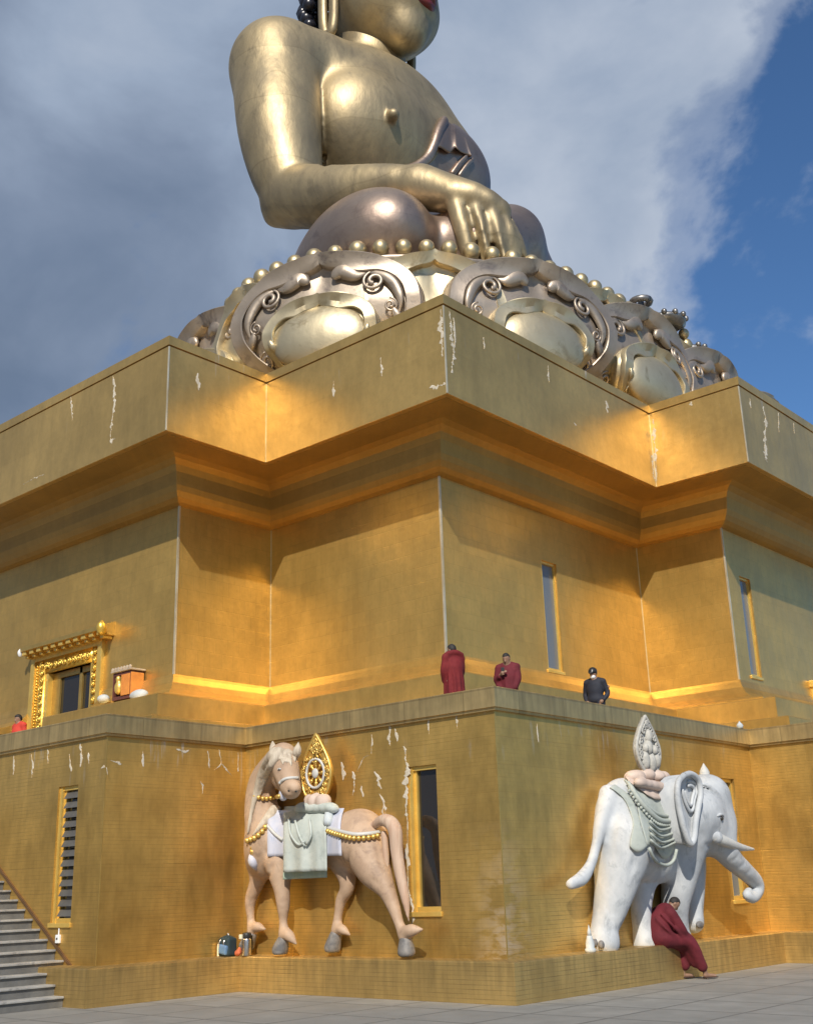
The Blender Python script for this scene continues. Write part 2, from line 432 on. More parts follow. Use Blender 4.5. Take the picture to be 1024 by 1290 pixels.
M_TERR = mottled('terrace_paving', (.15, .13, .10), (.11, .095, .075), 1.5, .75)
M_TRIM = mottled('pale_corner_trim', (.78, .70, .52), (.55, .45, .28), 3.0, .35, .6, stretch=(1, 1, .6))
M_FRAME = mottled('gold_frame', (.85, .60, .17), (.72, .47, .11), 3.0, .36, .6, bump=.15)
M_SILL = mottled('gold_reveal', (.66, .45, .14), (.5, .33, .1), 3.0, .4, .8)
def glass_mat(name, col, rough=.05):
    m, g, b = material(name); v = g.new('ShaderNodeNewGeometry').outputs['Position']
    n = g.noise(v, 1.1, 3, .5)
    bp = g.new('ShaderNodeBump', i_Height=n); bp.inputs['Strength'].default_value = .12; bp.inputs['Distance'].default_value = .06
    b.inputs['Base Color'].default_value = col + (1,); b.inputs['Roughness'].default_value = rough; b.inputs['Specular IOR Level'].default_value = .8
    g.l.new(bp.outputs[0], b.inputs['Normal']); return m
M_GLASS = glass_mat('dark_window_glass', (.020, .017, .014))
M_GLASSB = glass_mat('blue_grey_glass', (.13, .15, .17), .15)
M_DKGREY = mottled('dark_grey', (.12, .115, .105), (.085, .08, .075), 4, .5, .2)
# ground paving
def paving():
    m, g, b = material('stone_paving'); v = g.new('ShaderNodeNewGeometry').outputs['Position']
    br = g.new('ShaderNodeTexBrick', i_0=v); br.offset = .0
    br.inputs['Color1'].default_value = (.245, .24, .222, 1); br.inputs['Color2'].default_value = (.20, .196, .182, 1); br.inputs['Mortar'].default_value = (.06, .058, .055, 1)
    br.inputs['Scale'].default_value = 1; br.inputs['Mortar Size'].default_value = .028; br.inputs['Brick Width'].default_value = 1.2; br.inputs['Row Height'].default_value = 1.2
    n = g.noise(v, 1.6, 7, .65); f = g.noise(v, 30, 3, .6)
    c = g.mix(g.ramp(n, [(.38, 0.), (.66, .8)]), br.outputs['Color'], (.15, .147, .135))
    c = g.mix(g.math('MULTIPLY', f, .35), c, (.27, .265, .25))
    g.l.new(c, b.inputs['Base Color']); b.inputs['Roughness'].default_value = .75
    bp = g.new('ShaderNodeBump', i_Height=g.math('ADD', g.math('MULTIPLY', br.outputs['Fac'], -1.0), g.math('MULTIPLY', f, .3))); bp.inputs['Strength'].default_value = .3; bp.inputs['Distance'].default_value = .01
    g.l.new(bp.outputs[0], b.inputs['Normal']); return m
M_PAVE = paving()
M_TREAD = mottled('pale_tread', (.36, .355, .335), (.25, .245, .235), 3.0, .7, dark=(.15, .15, .145), bump=.2)  # treads paler than the risers
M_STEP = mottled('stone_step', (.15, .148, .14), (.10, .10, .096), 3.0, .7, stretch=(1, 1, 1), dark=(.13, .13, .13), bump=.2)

M_LIME = mottled('lime_deposit', (.58, .53, .44), (.44, .38, .28), 9, .8, bump=.4, bscale=40)
# ------------------------------------------------------------------ setting: ground, hills
bm = bmesh.new()
bmesh.ops.create_grid(bm, x_segments=2, y_segments=2, size=600)
gr = mesh_obj('ground', bm, M_PAVE); gr['kind'] = 'structure'

# ------------------------------------------------------------------ stepped pedestal building
CX, CY = -13.7, 17.9
def full_plan(q):   # quarter outline (near corner) mirrored round the centre, counter-clockwise
    a = q; b = [(x, 2 * CY - y) for x, y in reversed(q)]
    c = [(2 * CX - x, 2 * CY - y) for x, y in q]; d = [(2 * CX - x, y) for x, y in reversed(q)]
    return a + b + c + d
PL = full_plan([(-5.84, -3.03), (-5.84, 0), (0, 0), (0, 8.69), (2.6, 8.69)])
PU = full_plan([(-9.54, 1.08), (-9.54, 3.89), (-4.11, 3.89), (-4.11, 12.10), (-1.63, 12.10)])
def offs(poly, d, closed=True):
    n = len(poly); out = []
    for i in range(n):
        p = Vector(poly[i])
        def nrm(a, b): e = (Vector(b) - Vector(a)).normalized(); return Vector((e.y, -e.x))
        if closed or 0 < i < n - 1:
            n1 = nrm(poly[i - 1], poly[i]); n2 = nrm(poly[i], poly[(i + 1) % n]); o = n1 if n1.dot(n2) > .9 else n1 + n2
        else: o = nrm(poly[0], poly[1]) if i == 0 else nrm(poly[-2], poly[-1])
        out.append((p.x + o.x * d, p.y + o.y * d))
    return out
def sweep(bm, poly, prof, closed=True, caps=True):
    cols = [offs(poly, d, closed) for d, z in prof]
    V = [[bm.verts.new((x, y, z)) for x, y in c] for c, (d, z) in zip(cols, prof)]
    n = len(poly); m = n if closed else n - 1
    for a, b in zip(V, V[1:]):
        for k in range(m): bm.faces.new((a[k], a[(k + 1) % n], b[(k + 1) % n], b[k]))
    if not closed and caps:
        bm.faces.new([v[0] for v in V]); bm.faces.new([v[-1] for v in V][::-1])
def fill(bm, poly, z):
    bm.faces.new([bm.verts.new((x, y, z)) for x, y in poly])
def wall_with_holes(bm, poly, z0, z1, holes):
    """holes: edge index -> list of (s0, s1, za, zb, depth) along the edge"""
    n = len(poly)
    for i in range(n):
        a = Vector(poly[i]); b = Vector(poly[(i + 1) % n]); L = (b - a).length; t = (b - a) / L; nr = Vector((t.y, -t.x))
        hs = holes.get(i, [])
        ss = sorted({0, L} | {h[0] for h in hs} | {h[1] for h in hs}); zs = sorted({z0, z1} | {h[2] for h in hs} | {h[3] for h in hs})
        P = lambda s, z, d=0: bm.verts.new((a.x + t.x * s - nr.x * d, a.y + t.y * s - nr.y * d, z))
        for s0, s1 in zip(ss, ss[1:]):
            for c0, c1 in zip(zs, zs[1:]):
                if any(h[0] <= s0 and h[1] >= s1 and h[2] <= c0 and h[3] >= c1 for h in hs): continue
                bm.faces.new((P(s0, c0), P(s1, c0), P(s1, c1), P(s0, c1)))
        for s0, s1, c0, c1, d in hs:
            for (sa, ca), (sb, cb) in (((s0, c0), (s1, c0)), ((s1, c0), (s1, c1)), ((s1, c1), (s0, c1)), ((s0, c1), (s0, c0))):
                bm.faces.new((P(sa, ca), P(sb, cb), P(sb, cb, d), P(sa, ca, d)))
    bmesh.ops.remove_doubles(bm, verts=bm.verts[:], dist=1e-4)

BLD = empty('temple_pedestal', (CX, CY, 0), 'huge gold clad stepped building that carries the seated statue', 'building')
# lower tier
bm = bmesh.new(); sweep(bm, PL, [(.453, 0), (.453, .545), (.44, .563), (0, .567)]); mesh_obj('ledge', bm, GW['plinth'], BLD)
holesL = {0: [], 1: [], 2: [], 3: []}
# edge 1: (-5.84,0)->(0,0) ; edge 2: (0,0)->(0,8.69) ; edge 19 : left bay front, ends at (-5.84,-3.03)
nL = len(PL); eB = nL - 1
xb0 = PL[-1][0]
HORSE_WIN = (-1.84, -1.22, 1.22, 3.46); ELE_WIN = (7.26, 7.84, 1.17, 3.48); LEFT_WIN = (-7.22, -6.62, 1.20, 3.43)
holesL = {1: [(HORSE_WIN[0] + 5.84, HORSE_WIN[1] + 5.84, HORSE_WIN[2], HORSE_WIN[3], .16)],
          2: [(ELE_WIN[0], ELE_WIN[1], ELE_WIN[2], ELE_WIN[3], .16)],
          eB: [(LEFT_WIN[0] - xb0, LEFT_WIN[1] - xb0, LEFT_WIN[2], LEFT_WIN[3], .16)]}
bm = bmesh.new(); wall_with_holes(bm, PL, .50, 4.19, holesL); mesh_obj('lower_wall', bm, GW['lower'], BLD)
bm = bmesh.new(); sweep(bm, PL, [(-.02, 4.16), (.055, 4.165), (.06, 4.20), (.09, 4.21), (.09, 4.515), (.075, 4.53), (-.22, 4.53), (-.22, 4.05)]); mesh_obj('coping', bm, GW['coping'], BLD)
bm = bmesh.new(); fill(bm, offs(PL, -.20), 4.15); mesh_obj('terrace_floor', bm, M_TERR, BLD)
# upper tier with two door gaps in the base mouldings
nU = len(PU); xu0 = PU[-1][0]
DX0, DX1 = -15.30, -12.22           # doorway on the left bay (its front is the plane y = 1.08)
DYa, DYb = 16.40, 19.40             # doorway on the right bay (plane x = -1.63)
UW = (7.55, 8.19, 6.26, 8.90); UB = (12.80, 13.42, 6.36, 8.95)
holesU = {2: [], 3: [(UW[0] - 3.89, UW[1] - 3.89, UW[2], UW[3], .14)],
          nU - 1: [(DX0 + .5 - xu0, DX1 - .5 - xu0, 4.40, 7.05, .35)],
          4: [(UB[0] - 12.10, UB[1] - 12.10, UB[2], UB[3], .14), (DYa + .5 - 12.1, DYb - .5 - 12.1, 4.4, 7.05, .35)]}
# edges: 0 left bay side, 1 left-facing, 2 right-facing, 3 right bay near side, 4 right bay front
holesU = {2: holesU[3], nU - 1: holesU[nU - 1], 4: holesU[4]}
bm = bmesh.new(); wall_with_holes(bm, PU, 3.96, 10.16, holesU); mesh_obj('upper_wall', bm, GW['upper'], BLD)
mould = [(-.05, 6.20), (.035, 6.19), (.05, 6.13), (.11, 5.99), (.24, 5.83), (.44, 5.70), (.68, 5.62), (.95, 5.58), (1.00, 5.55), (1.00, 5.48), (.95, 5.46), (1.42, 5.455)]
run1 = [(DX1, 1.08)] + PU[0:4] + [PU[4], (-1.63, DYa)]
run2 = [(-1.63, DYb)] + PU[5:] + [(DX0, 1.08)]
for nm, mt, pr in (('base_moulding', GW['mould'], mould + [(1.42, 5.42), (-.05, 5.42)]), ('base_step', GW['mould'], [(-.05, 5.44), (1.50, 5.44), (1.52, 5.42), (1.52, 4.93), (1.94, 4.925), (1.97, 4.90), (1.97, 3.93), (-.05, 3.93)])):
    bm = bmesh.new()
    for r in (run1, run2): sweep(bm, r, pr, closed=False)
    mesh_obj(nm, bm, mt, BLD)
corn = [(-.02, 10.08), (.05, 10.09), (.16, 10.12), (.27, 10.19), (.36, 10.30), (.42, 10.42), (.44, 10.52), (.455, 10.60), (.48, 10.70), (.56, 10.83), (.70, 10.92), (.86, 10.965), (1.02, 10.975), (1.55, 10.978), (1.55, 11.02)]
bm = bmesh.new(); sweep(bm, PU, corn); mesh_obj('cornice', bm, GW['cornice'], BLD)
bm = bmesh.new(); sweep(bm, PU, [(.98, 11.0), (1.66, 10.98), (1.69, 10.985), (1.69, 12.965), (1.665, 12.97), (1.665, 12.985), (1.715, 12.99), (1.72, 13.20)])
fill(bm, offs(PU, 1.72), 13.20); bmesh.ops.remove_doubles(bm, verts=bm.verts[:], dist=1e-4); mesh_obj('top_slab', bm, GW['slab'], BLD)
# thin pale trims on every corner we can see
def trim(x, y, z0, z1, w=.035, name='corner_trim', mat=None):
    bm = bmesh.new(); box(bm, (x - w, y - w, z0), (x + w, y + w, z1)); return mesh_obj(name, bm, mat or M_TRIM, BLD)
for x, y in PU[:5]:
    conc = (x, y) in (PU[1], PU[3]); trim(x, y, 6.18, 10.1, .022 if not conc else .016)
for x, y in offs(PU, 1.69)[:5]: trim(x, y, 10.99, 12.95, .014)
for x, y in PL[:4]: trim(x, y, .57, 4.15, .007, mat=M_SILL)

def window(axis, plane, s0, s1, z0, z1, glass, dp=.16, fw=.085, reflection_slats=False, side=-1):
    """recessed slit window: reveal frame, pane, sill ; axis 'x' -> lies along x on plane y, normal -y"""
    def P(lo, hi):
        (s, d, z), (S, D, Z) = lo, hi
        if axis == 'x': return (s, plane + d, z), (S, plane + D, Z)
        return (plane - D, s, z), (plane - d, S, Z)
    bm = bmesh.new()
    e = .0025
    for lo, hi in (((s0 + e, .03, z0 + e), (s0 + fw, dp, z1 - e)), ((s1 - fw * .45, .06, z0 + fw), (s1 - e, dp, z1 - e)), ((s0 + fw, .05, z1 - fw * .8), (s1 - fw * .45, dp, z1 - e)), ((s0 + fw, .045, z0 + e), (s1 - e, dp, z0 + fw))):
        box(bm, *P(lo, hi))
    box(bm, *P((s0 + fw, .085, z0 + fw), (s0 + fw * 1.6, dp, z1 - fw * .8)))
    w = mesh_obj('window', bm, M_FRAME, BLD)
    bm = bmesh.new(); box(bm, *P((s0 + .01, dp - .03, z0 + .01), (s1 - .01, dp + .02, z1 - .01))); mesh_obj('pane', bm, glass, w)
    bm = bmesh.new(); box(bm, *P((s0 - .03, -.035, z0 - .06), (s1 + .02, .02, z0 + .012)), bevel=.008); mesh_obj('sill', bm, M_FRAME, w)
    if reflection_slats:  # solid slats standing in for the stairs reflected in the pane
        bm = bmesh.new(); n = 13; hz = (z1 - z0 - .16) / n
        for k in range(n):
            zc = z0 + .09 + hz * (k + .5)
            lo, hi = P((s0 + fw * 1.6 + .002, .06, zc - hz * .36), (s1 - fw * .5, .085, zc + hz * .36)); vs = box(bm, lo, hi)
            for v in vs:
                if axis == 'x': v.co.y += (v.co.z - zc) * .55
        mesh_obj('reflection_slats', bm, M_DKGREY, w)
    return w
window('x', 0.0, *HORSE_WIN, M_GLASS)
window('y', 0.0, *ELE_WIN, M_GLASSB)
window('x', -3.03, *LEFT_WIN, M_GLASS, reflection_slats=True)
window('y', -4.11, *UW, M_GLASSB, dp=.14, fw=.07)
window('y', -1.63, *UB, M_GLASSB, dp=.14, fw=.07)

# lime runs and crusts that have dried on the cladding, each a thin raised crust
def streak(axis, plane, pts, w, seed=0):
    """pts: photo pixels down the run, on the wall plane"""
    rnd = random.Random(seed); P = [Vector(on_y(x, y, plane) if axis == 'x' else on_x(x, y, plane)) for x, y in pts]
    C_ = catmull(P, 7); n = len(C_); bm = bmesh.new(); s_ = Vector((1, 0, 0)) if axis == 'x' else Vector((0, 1, 0)); o = Vector((0, -.004, 0)) if axis == 'x' else Vector((.004, 0, 0))
    up = Vector((0, 0, 1)); L = sum((q - p).length for p, q in zip(C_, C_[1:])); m = max(8, int(L / .022)); R = []; wl = wr = .5; dr = 0
    for i in range(m):
        t = i / (m - 1) * (n - 1) * .999; p = C_[int(t)].lerp(C_[int(t) + 1], t - int(t)); f_ = 1.45 * w * math.sin(PI * (.04 + .93 * i / (m - 1))) ** .6
        wl = min(1.2, max(.04, wl + rnd.gauss(0, .33))); wr = min(1.2, max(.04, wr + rnd.gauss(0, .33))); dr = max(-.8, min(.8, dr + rnd.gauss(0, .14)))
        if rnd.random() < .12: wl = .04
        if rnd.random() < .12: wr = .04
        across = s_ if abs((C_[-1] - C_[0]).z) > .5 * L else up
        R.append([bm.verts.new(p + across * (dr * w * .7 + k) + o * h) for k, h in ((-f_ * wl, -.3), (-f_ * wl * .7, .9), (f_ * wr * .7, 1.1), (f_ * wr, -.3))])
    for a, b in zip(R, R[1:]):
        for q in range(3): bm.faces.new((a[q], a[q + 1], b[q + 1], b[q]))
    return mesh_obj('lime_streak', bm, M_LIME, BLD)
for i, (ax_, pl_, pts, w) in enumerate([
    ('x', -3.03, [(102, 936), (104, 952), (103, 966)], .045), ('x', -3.03, [(88, 950), (89, 962), (90, 972)], .03), ('x', -3.03, [(18, 952), (19, 966), (18, 976)], .03), ('x', -3.03, [(112, 948), (113, 962)], .03), ('x', -3.03, [(128, 968), (134, 966), (136, 975)], .03),
    ('y', -5.84, [(139, 958), (148, 961), (155, 963)], .02), ('y', -5.84, [(253, 984), (255, 992), (254, 1000)], .05), ('y', -5.84, [(276, 944), (279, 962), (270, 970)], .022), ('y', -5.84, [(279, 962), (287, 972), (292, 978)], .022), ('y', -5.84, [(222, 944), (232, 946), (241, 943)], .025),
    ('x', 0.0, [(490, 912), (491, 928), (492, 940)], .045), ('x', 0.0, [(497, 918), (500, 934)], .03), ('x', 0.0, [(468, 925), (468, 950)], .018), ('x', 0.0, [(444, 972), (446, 988), (443, 1002)], .05), ('x', 0.0, [(472, 972), (478, 985), (481, 994)], .05), ('x', 0.0, [(484, 1010), (483, 1024), (484, 1034)], .035),
    ('x', 0.0, [(508, 940), (511, 956), (513, 975), (512, 1010), (513, 1050)], .055), ('x', 0.0, [(513, 1050), (514, 1090), (516, 1130), (519, 1146)], .04), ('x', 0.0, [(520, 1146), (519, 1160), (518, 1178)], .035), ('x', 0.0, [(450, 972), (458, 955), (466, 951)], .018),
    ('x', 0.0, [(478, 1000), (484, 1016), (485, 1032)], .03), ('x', 0.0, [(430, 960), (434, 975), (432, 984)], .035), ('x', 0.0, [(455, 990), (457, 1004)], .03), ('x', 0.0, [(540, 905), (541, 925)], .025), ('x', 0.0, [(575, 900), (576, 918)], .02), ('x', -3.03, [(60, 944), (61, 962)], .03), ('x', -3.03, [(40, 950), (41, 968), (40, 980)], .03), ('y', -5.84, [(180, 946), (181, 966)], .03), ('y', -5.84, [(262, 946), (263, 968)], .03), ('y', -5.84, [(300, 948), (300, 972)], .025), ('y', 0.0, [(676, 912), (678, 935)], .015), ('y', 0.0, [(826, 935), (827, 962)], .012)]): streak(ax_, pl_, pts, w, i)
xs_, ys_ = -4.11 + 1.69, 3.89 - 1.69
for i, (ax_, pl_, pts, w) in enumerate([
    ('y', xs_, [(566, 392), (568, 420), (570, 446), (569, 470)], .065), ('y', xs_, [(571, 400), (573, 425), (572, 445)], .03), ('x', ys_, [(555, 390), (556, 415), (557, 450)], .06), ('x', ys_, [(562, 482), (552, 486), (541, 490)], .05),
    ('x', 1.08 - 1.69, [(143, 474), (144, 500), (141, 530), (139, 556)], .045), ('x', 1.08 - 1.69, [(139, 556), (146, 552)], .06), ('x', 1.08 - 1.69, [(30, 610), (44, 602), (56, 597)], .02),
    ('y', -1.63 + 1.69, [(961, 512), (964, 540), (962, 570), (965, 582)], .10), ('y', -1.63 + 1.69, [(944, 502), (945, 514)], .04), ('y', -1.63 + 1.69, [(999, 533), (1000, 546)], .03), ('y', xs_, [(763, 505), (765, 520)], .06), ('y', xs_, [(820, 526), (822, 556), (823, 590), (825, 608)], .10), ('x', 12.10 - 1.69, [(822, 528), (824, 560), (826, 606)], .05), ('x', 12.10 - 1.69, [(869, 506), (871, 511)], .05), ('x', ys_, [(480, 450), (481, 474)], .04), ('x', ys_, [(420, 480), (421, 500)], .035), ('y', -9.54 + 1.69, [(250, 470), (251, 492)], .04), ('x', 1.08 - 1.69, [(90, 500), (91, 530)], .04), ('y', xs_, [(690, 460), (692, 482)], .04), ('y', -1.63 + 1.69, [(980, 520), (981, 545)], .05), ('y', xs_, [(609, 425), (610, 440)], .03), ('y', xs_, [(722, 532), (724, 536)], .05)]): streak(ax_, pl_, pts, w, 50 + i)
# ------------------------------------------------------------------ seated statue on its lotus
M_BODY = mottled('gilded_bronze', (.51, .40, .23), (.28, .23, .15), .95, .54, .80, .25, 2.6, dark=(.20, .165, .11), rvar=.14, bdist=.06, amt=.55, stretch=(1, 1, .5), dent=.22, dscale=.6, ddist=.22, seam=(1.9, 1.1, .38))
M_ROBE = mottled('copper_robe', (.41, .315, .25), (.30, .225, .185), .8, .44, .86, .12, 3.0, dark=(.20, .15, .13), rvar=.10, bdist=.05, amt=.7, dent=.25, seam=(2.0, 1.6, .3))
M_HAIR = mottled('blue_black_hair', (.010, .011, .018), (.016, .017, .026), 3, .3, .0)
M_LIP = mottled('red_lips', (.16, .02, .018), (.11, .016, .015), 3, .4)
M_PETAL = mottled('copper_petal', (.44, .365, .29), (.31, .26, .21), .9, .47, .68, .12, 4.0, dark=(.20, .165, .145), rvar=.10, bdist=.03, dent=.25, dscale=1.3, ddist=.08)
M_PETALG = mottled('gilded_petal', (.60, .52, .35), (.46, .39, .26), .9, .46, .80, .12, 4.0, dark=(.36, .29, .18), rvar=.08, bdist=.03, dent=.25, dscale=1.3, ddist=.08)
M_BEAD = mottled('gilded_bead', (.56, .45, .26), (.42, .34, .20), 2.0, .44, .85, .05)

LX, LY, LZ = -8.8, 10.3, 13.20
def sl(px, py, r):            # photo direction met with the statue plane at sideways distance r -> statue coordinates (forward, left, up)
    p = on_y(px, py, LY - r); return np.array([p[0] - LX, -r, p[2] - LZ])
BUD = empty('buddha_statue', (LX, LY, LZ), 'giant gilded seated figure with a copper robe over one shoulder, right hand resting down', 'statue')
def place(name, me, mat, parent, at=(LX, LY, LZ)):
    for v in me.vertices: v.co = v.co + Vector(at)
    return link(name, me, mat, parent, True)
H0 = 16.45 - LZ     # seat height above the slab
zz = lambda z: z - LZ
S = Sculpt()
# trunk
S.ell((-3.0, 0, zz(18.6)), (2.3, 2.9, 2.6), k=.4)
S.ell((-2.6, 0, zz(21.3)), (2.0, 2.75, 2.8), k=1.0)
S.ell((-2.35, 0, zz(24.6)), (2.15, 3.2, 2.7), k=1.0)
S.ell((-3.0, 0, zz(26.6)), (1.8, 3.9, 1.7), k=1.0)
S.ell((-1.7, -1.75, zz(24.6)), (1.6, 2.05, 1.9), rotm('Y', .15), k=1.1); S.ell((-2.35, 0, zz(26.9)), (1.6, 3.2, 1.5), k=1.0)     # pectorals
S.ell((-1.7, 1.75, zz(24.6)), (1.6, 2.05, 1.9), rotm('Y', .15), k=1.1)
S.limb([(-3.2, -3.4, zz(27.0)), (-3.2, -1.6, zz(27.75)), (-3.0, 0, zz(28.35)), (-3.3, 3.0, zz(27.5))], [.95, .95, 1.0, 1.0], k=.7)
S.cone((-3.05, 0, zz(27.6)), (-2.75, 0, zz(30.8)), 1.30, 1.15, k=.22)          # neck
nip = sl(497, 145, 2.2)
S.cone(nip + np.array([-.5, .2, 0]), nip + np.array([.0, -.05, 0]), .22, .20, k=.04)
# right arm (nearest the viewer)
sh = sl(350, 92, 4.2); ua = sl(352, 160, 4.7); ul = sl(360, 212, 4.75); el = sl(370, 250, 4.7); fm = sl(432, 247, 4.8); fm2 = sl(492, 233, 4.7); wr = sl(530, 236, 4.4)
S.ell(sl(348, 84, 4.2), (1.46, 1.40, 1.48), k=.4)
S.limb([sl(350, 80, 4.2), sh, ua, ul, el], [1.36, 1.44, 1.28, 1.10, .86], k=.14)
S.limb([sl(348, 270, 4.75), el, fm, fm2, wr], [.40, .88, .84, .56, .50], k=.10)
S.cone(sl(398, 82, 3.2), sh, .95, 1.2, k=.7)
# hand: palm and five fingers laid down over the shin
kn = [sl(*a) for a in ((570, 246, 4.3), (592, 247, 4.0), (612, 255, 3.7), (630, 266, 3.35), (643, 280, 3.0))]
for k_, ra, rb in ((0, .48, .34), (1, .50, .36), (2, .48, .34), (3, .44, .30)): S.cone(wr, kn[k_], ra, rb, k=.25)
mid = [sl(*a) for a in ((582, 284, 4.2), (606, 286, 3.9), (627, 291, 3.55), (643, 297, 3.2), (655, 306, 2.9))]
tip = [sl(*a) for a in ((593, 331, 4.0), (615, 333, 3.7), (637, 333, 3.35), (652, 331, 3.0), (662, 328, 2.7))]
rr = [.25, .20, .20, .18, .12]
for a, b, c, r in zip(kn, mid, tip, rr): S.limb([a, b, c], [r * .98, r * 1.04, r * .86], k=.03)
# left arm, mostly behind the chest
S.ell((-3.6, 4.1, zz(26.6)), (1.4, 1.4, 1.6), k=.6); S.chain([(-3.6, 4.2, zz(26.5)), (-3.2, 4.6, zz(23)), (-2.2, 4.4, zz(20.6))], [1.3, 1.2, 1.0], k=.3)
S.chain([(-2.2, 4.4, zz(20.6)), (0.2, 2.2, zz(19.5)), (1.0, .6, zz(19.3))], [1.0, .75, .6], k=.3)
bpy.data.meshes.remove(S.mesh('tmp', .10)); cuts = []
for pts, r, dp in (([(588, 258), (598, 290), (606, 330)], .115, .015), ([(611, 266), (619, 296), (627, 330)], .115, .015), ([(631, 276), (639, 302), (646, 330)], .11, .015), ([(648, 290), (653, 310), (658, 330)], .09, .015), ([(404, 96), (407, 140), (409, 180), (409, 208)], .09, .0)):
    P = [S.hit(CAM_C - np.array([LX, LY, LZ]), ray(q.x, q.y), 20, 70, dp) for q in catmull([(x, y, 0) for x, y in pts], 4)]
    P = [q for q in P if q is not None]; cuts.append((P, [r * (.35 + .65 * min(1, 3 * (i + .3) / len(P))) for i in range(len(P))]))
for P, r in cuts: S.limb(P, r, k=.05, op='-', n=2)
body = place('body', S.mesh('body', .085), M_BODY, BUD)

# head (bowed a little) with face
HC = np.array([-2.25, 0, zz(31.5)])
T = Sculpt()
T.ell(HC, (2.05, 1.75, 2.35), rotm('Y', .12), k=.2)
T.ell(HC + (.25, 0, -1.15), (1.6, 1.42, 1.12), k=.6)
T.ell(HC + (1.05, 0, -2.05), (.72, .75, .75), k=.5)          # chin
T.ell(HC + (.55, -.95, -.85), (.9, .75, .8), k=.5); T.ell(HC + (.55, .95, -.85), (.9, .75, .8), k=.5)
T.chain([HC + (1.85, 0, .7), HC + (2.35, 0, -.45), HC + (2.0, 0, -.62)], [.2, .36, .3], k=.25)   # nose
T.ell(HC + (1.55, 0, -1.2), (.5, .85, .42), k=.3)
T.ell(HC + (1.75, -.72, .35), (.28, .48, .2), k=.12); T.ell(HC + (1.75, .72, .35), (.28, .48, .2), k=.12)
T.ell(HC + (2.15, 0, -1.20), (.5, .62, .045), k=.08, op='-')
head = place('head', T.mesh('head', .085), M_BODY, BUD)
T = Sculpt()
T.limb([HC + (1.30, -1.0, -1.10), HC + (1.72, -.66, -1.10), HC + (2.02, -.24, -1.04), HC + (2.06, 0, -1.08), HC + (2.02, .24, -1.04), HC + (1.72, .66, -1.10), HC + (1.3, 1.0, -1.1)], [.05, .11, .15, .14, .15, .11, .05], k=.06)
T.limb([HC + (1.45, -.85, -1.20), HC + (1.78, -.45, -1.33), HC + (1.96, 0, -1.40), HC + (1.78, .45, -1.33), HC + (1.45, .85, -1.20)], [.06, .15, .18, .15, .06], k=.06)
place('lips', T.mesh('lips', .05), M_LIP, head)
# long-lobed ears
for s_, r in ((-1, 1.78), (1, -1.78)):
    e0 = sl(414, 12, 1.9) if s_ < 0 else np.array([-2.9, 1.85, zz(30.5)])
    c = np.array([e0[0], s_ * 1.86, e0[2]])
    bm = bmesh.new()
    hw, hh = .27, 1.05
    pts = []
    for k in range(28):
        a = 2 * PI * k / 28; ca, sa = math.cos(a), math.sin(a)
        pts.append(c + np.array([hw * np.sign(ca) * abs(ca) ** .55, 0.05 * s_, .55 + (hh + .55) * np.sign(sa) * abs(sa) ** .7]))
    tube(bm, pts + [pts[0]], .19, 8, cap=False, flat=.75, up=(0, s_, 0))
    ear = mesh_obj('ear', bm, M_BODY, None, True)
    ear.data.transform(Matrix.Translation((LX, LY, LZ))); ear.parent = head
# curled hair over the back of the head
bm = bmesh.new()
hr = lambda z: 1.0
for i, z in enumerate(np.arange(-3.7, 2.9, .36)):
    rad = math.sqrt(max(0, 1 - (z / 2.75) ** 2)) if z > -1 else .93 - .06 * (-1 - z); n = max(5, int(26 * rad))
    for k in range(n):
        a = 2 * PI * (k + .5 * (i % 2)) / n
        x, y = math.cos(a) * 2.5 * rad, math.sin(a) * 1.85 * rad
        if z < 1.5 and x > -.45 - .22 * (2 - z): continue
        ball(bm, HC + (x - .95, y, z), (.25, .25, .23), None, 8, 6)
for i, z in enumerate((2.6, 2.95, 3.25, 3.5)):
    rr_ = (1.0, .9, .7, .4)[i]
    for k in range(10):
        a = 2 * PI * k / 10; ball(bm, HC + (-.95 + rr_ * math.cos(a), rr_ * math.sin(a), z), .26, None, 8, 6)
bmesh.ops.translate(bm, verts=bm.verts[:], vec=(LX, LY, LZ))
mesh_obj('hair', bm, M_HAIR, head, True)
# robe: legs and lap
S = Sculpt()
S.ell((-2.9, 0, zz(18.0)), (2.75, 3.4, 2.0), k=.5)
kc = sl(456, 342, 4.5)
S.ell(kc, (3.1, 1.8, 1.76), rotm('Z', -.45), k=.3)
S.cone((-2.4, -2.4, zz(18.0)), kc + np.array([-.7, .4, .1]), 1.75, 1.5, k=.5)
sk = sl(640, 304, 1.2)
S.chain([kc + np.array([.6, .6, -.2]), sl(610, 300, 3.2) + np.array([-.5, 0, -.1]), sk], [1.1, 1.05, .95], k=.4)
S.cone((-2.2, 2.4, zz(17.9)), (-.6, 5.0, zz(17.5)), 1.6, 1.3, k=.4); S.chain([(-.6, 5.0, zz(17.4)), (2.0, 2.4, zz(17.5)), sk], [1.2, 1.1, .9], k=.4)
S.ell((-.4, 0, zz(17.5)), (3.0, 3.6, 1.2), k=.5)
place('robe_skirt', S.mesh('robe_skirt', .12), M_ROBE, BUD)
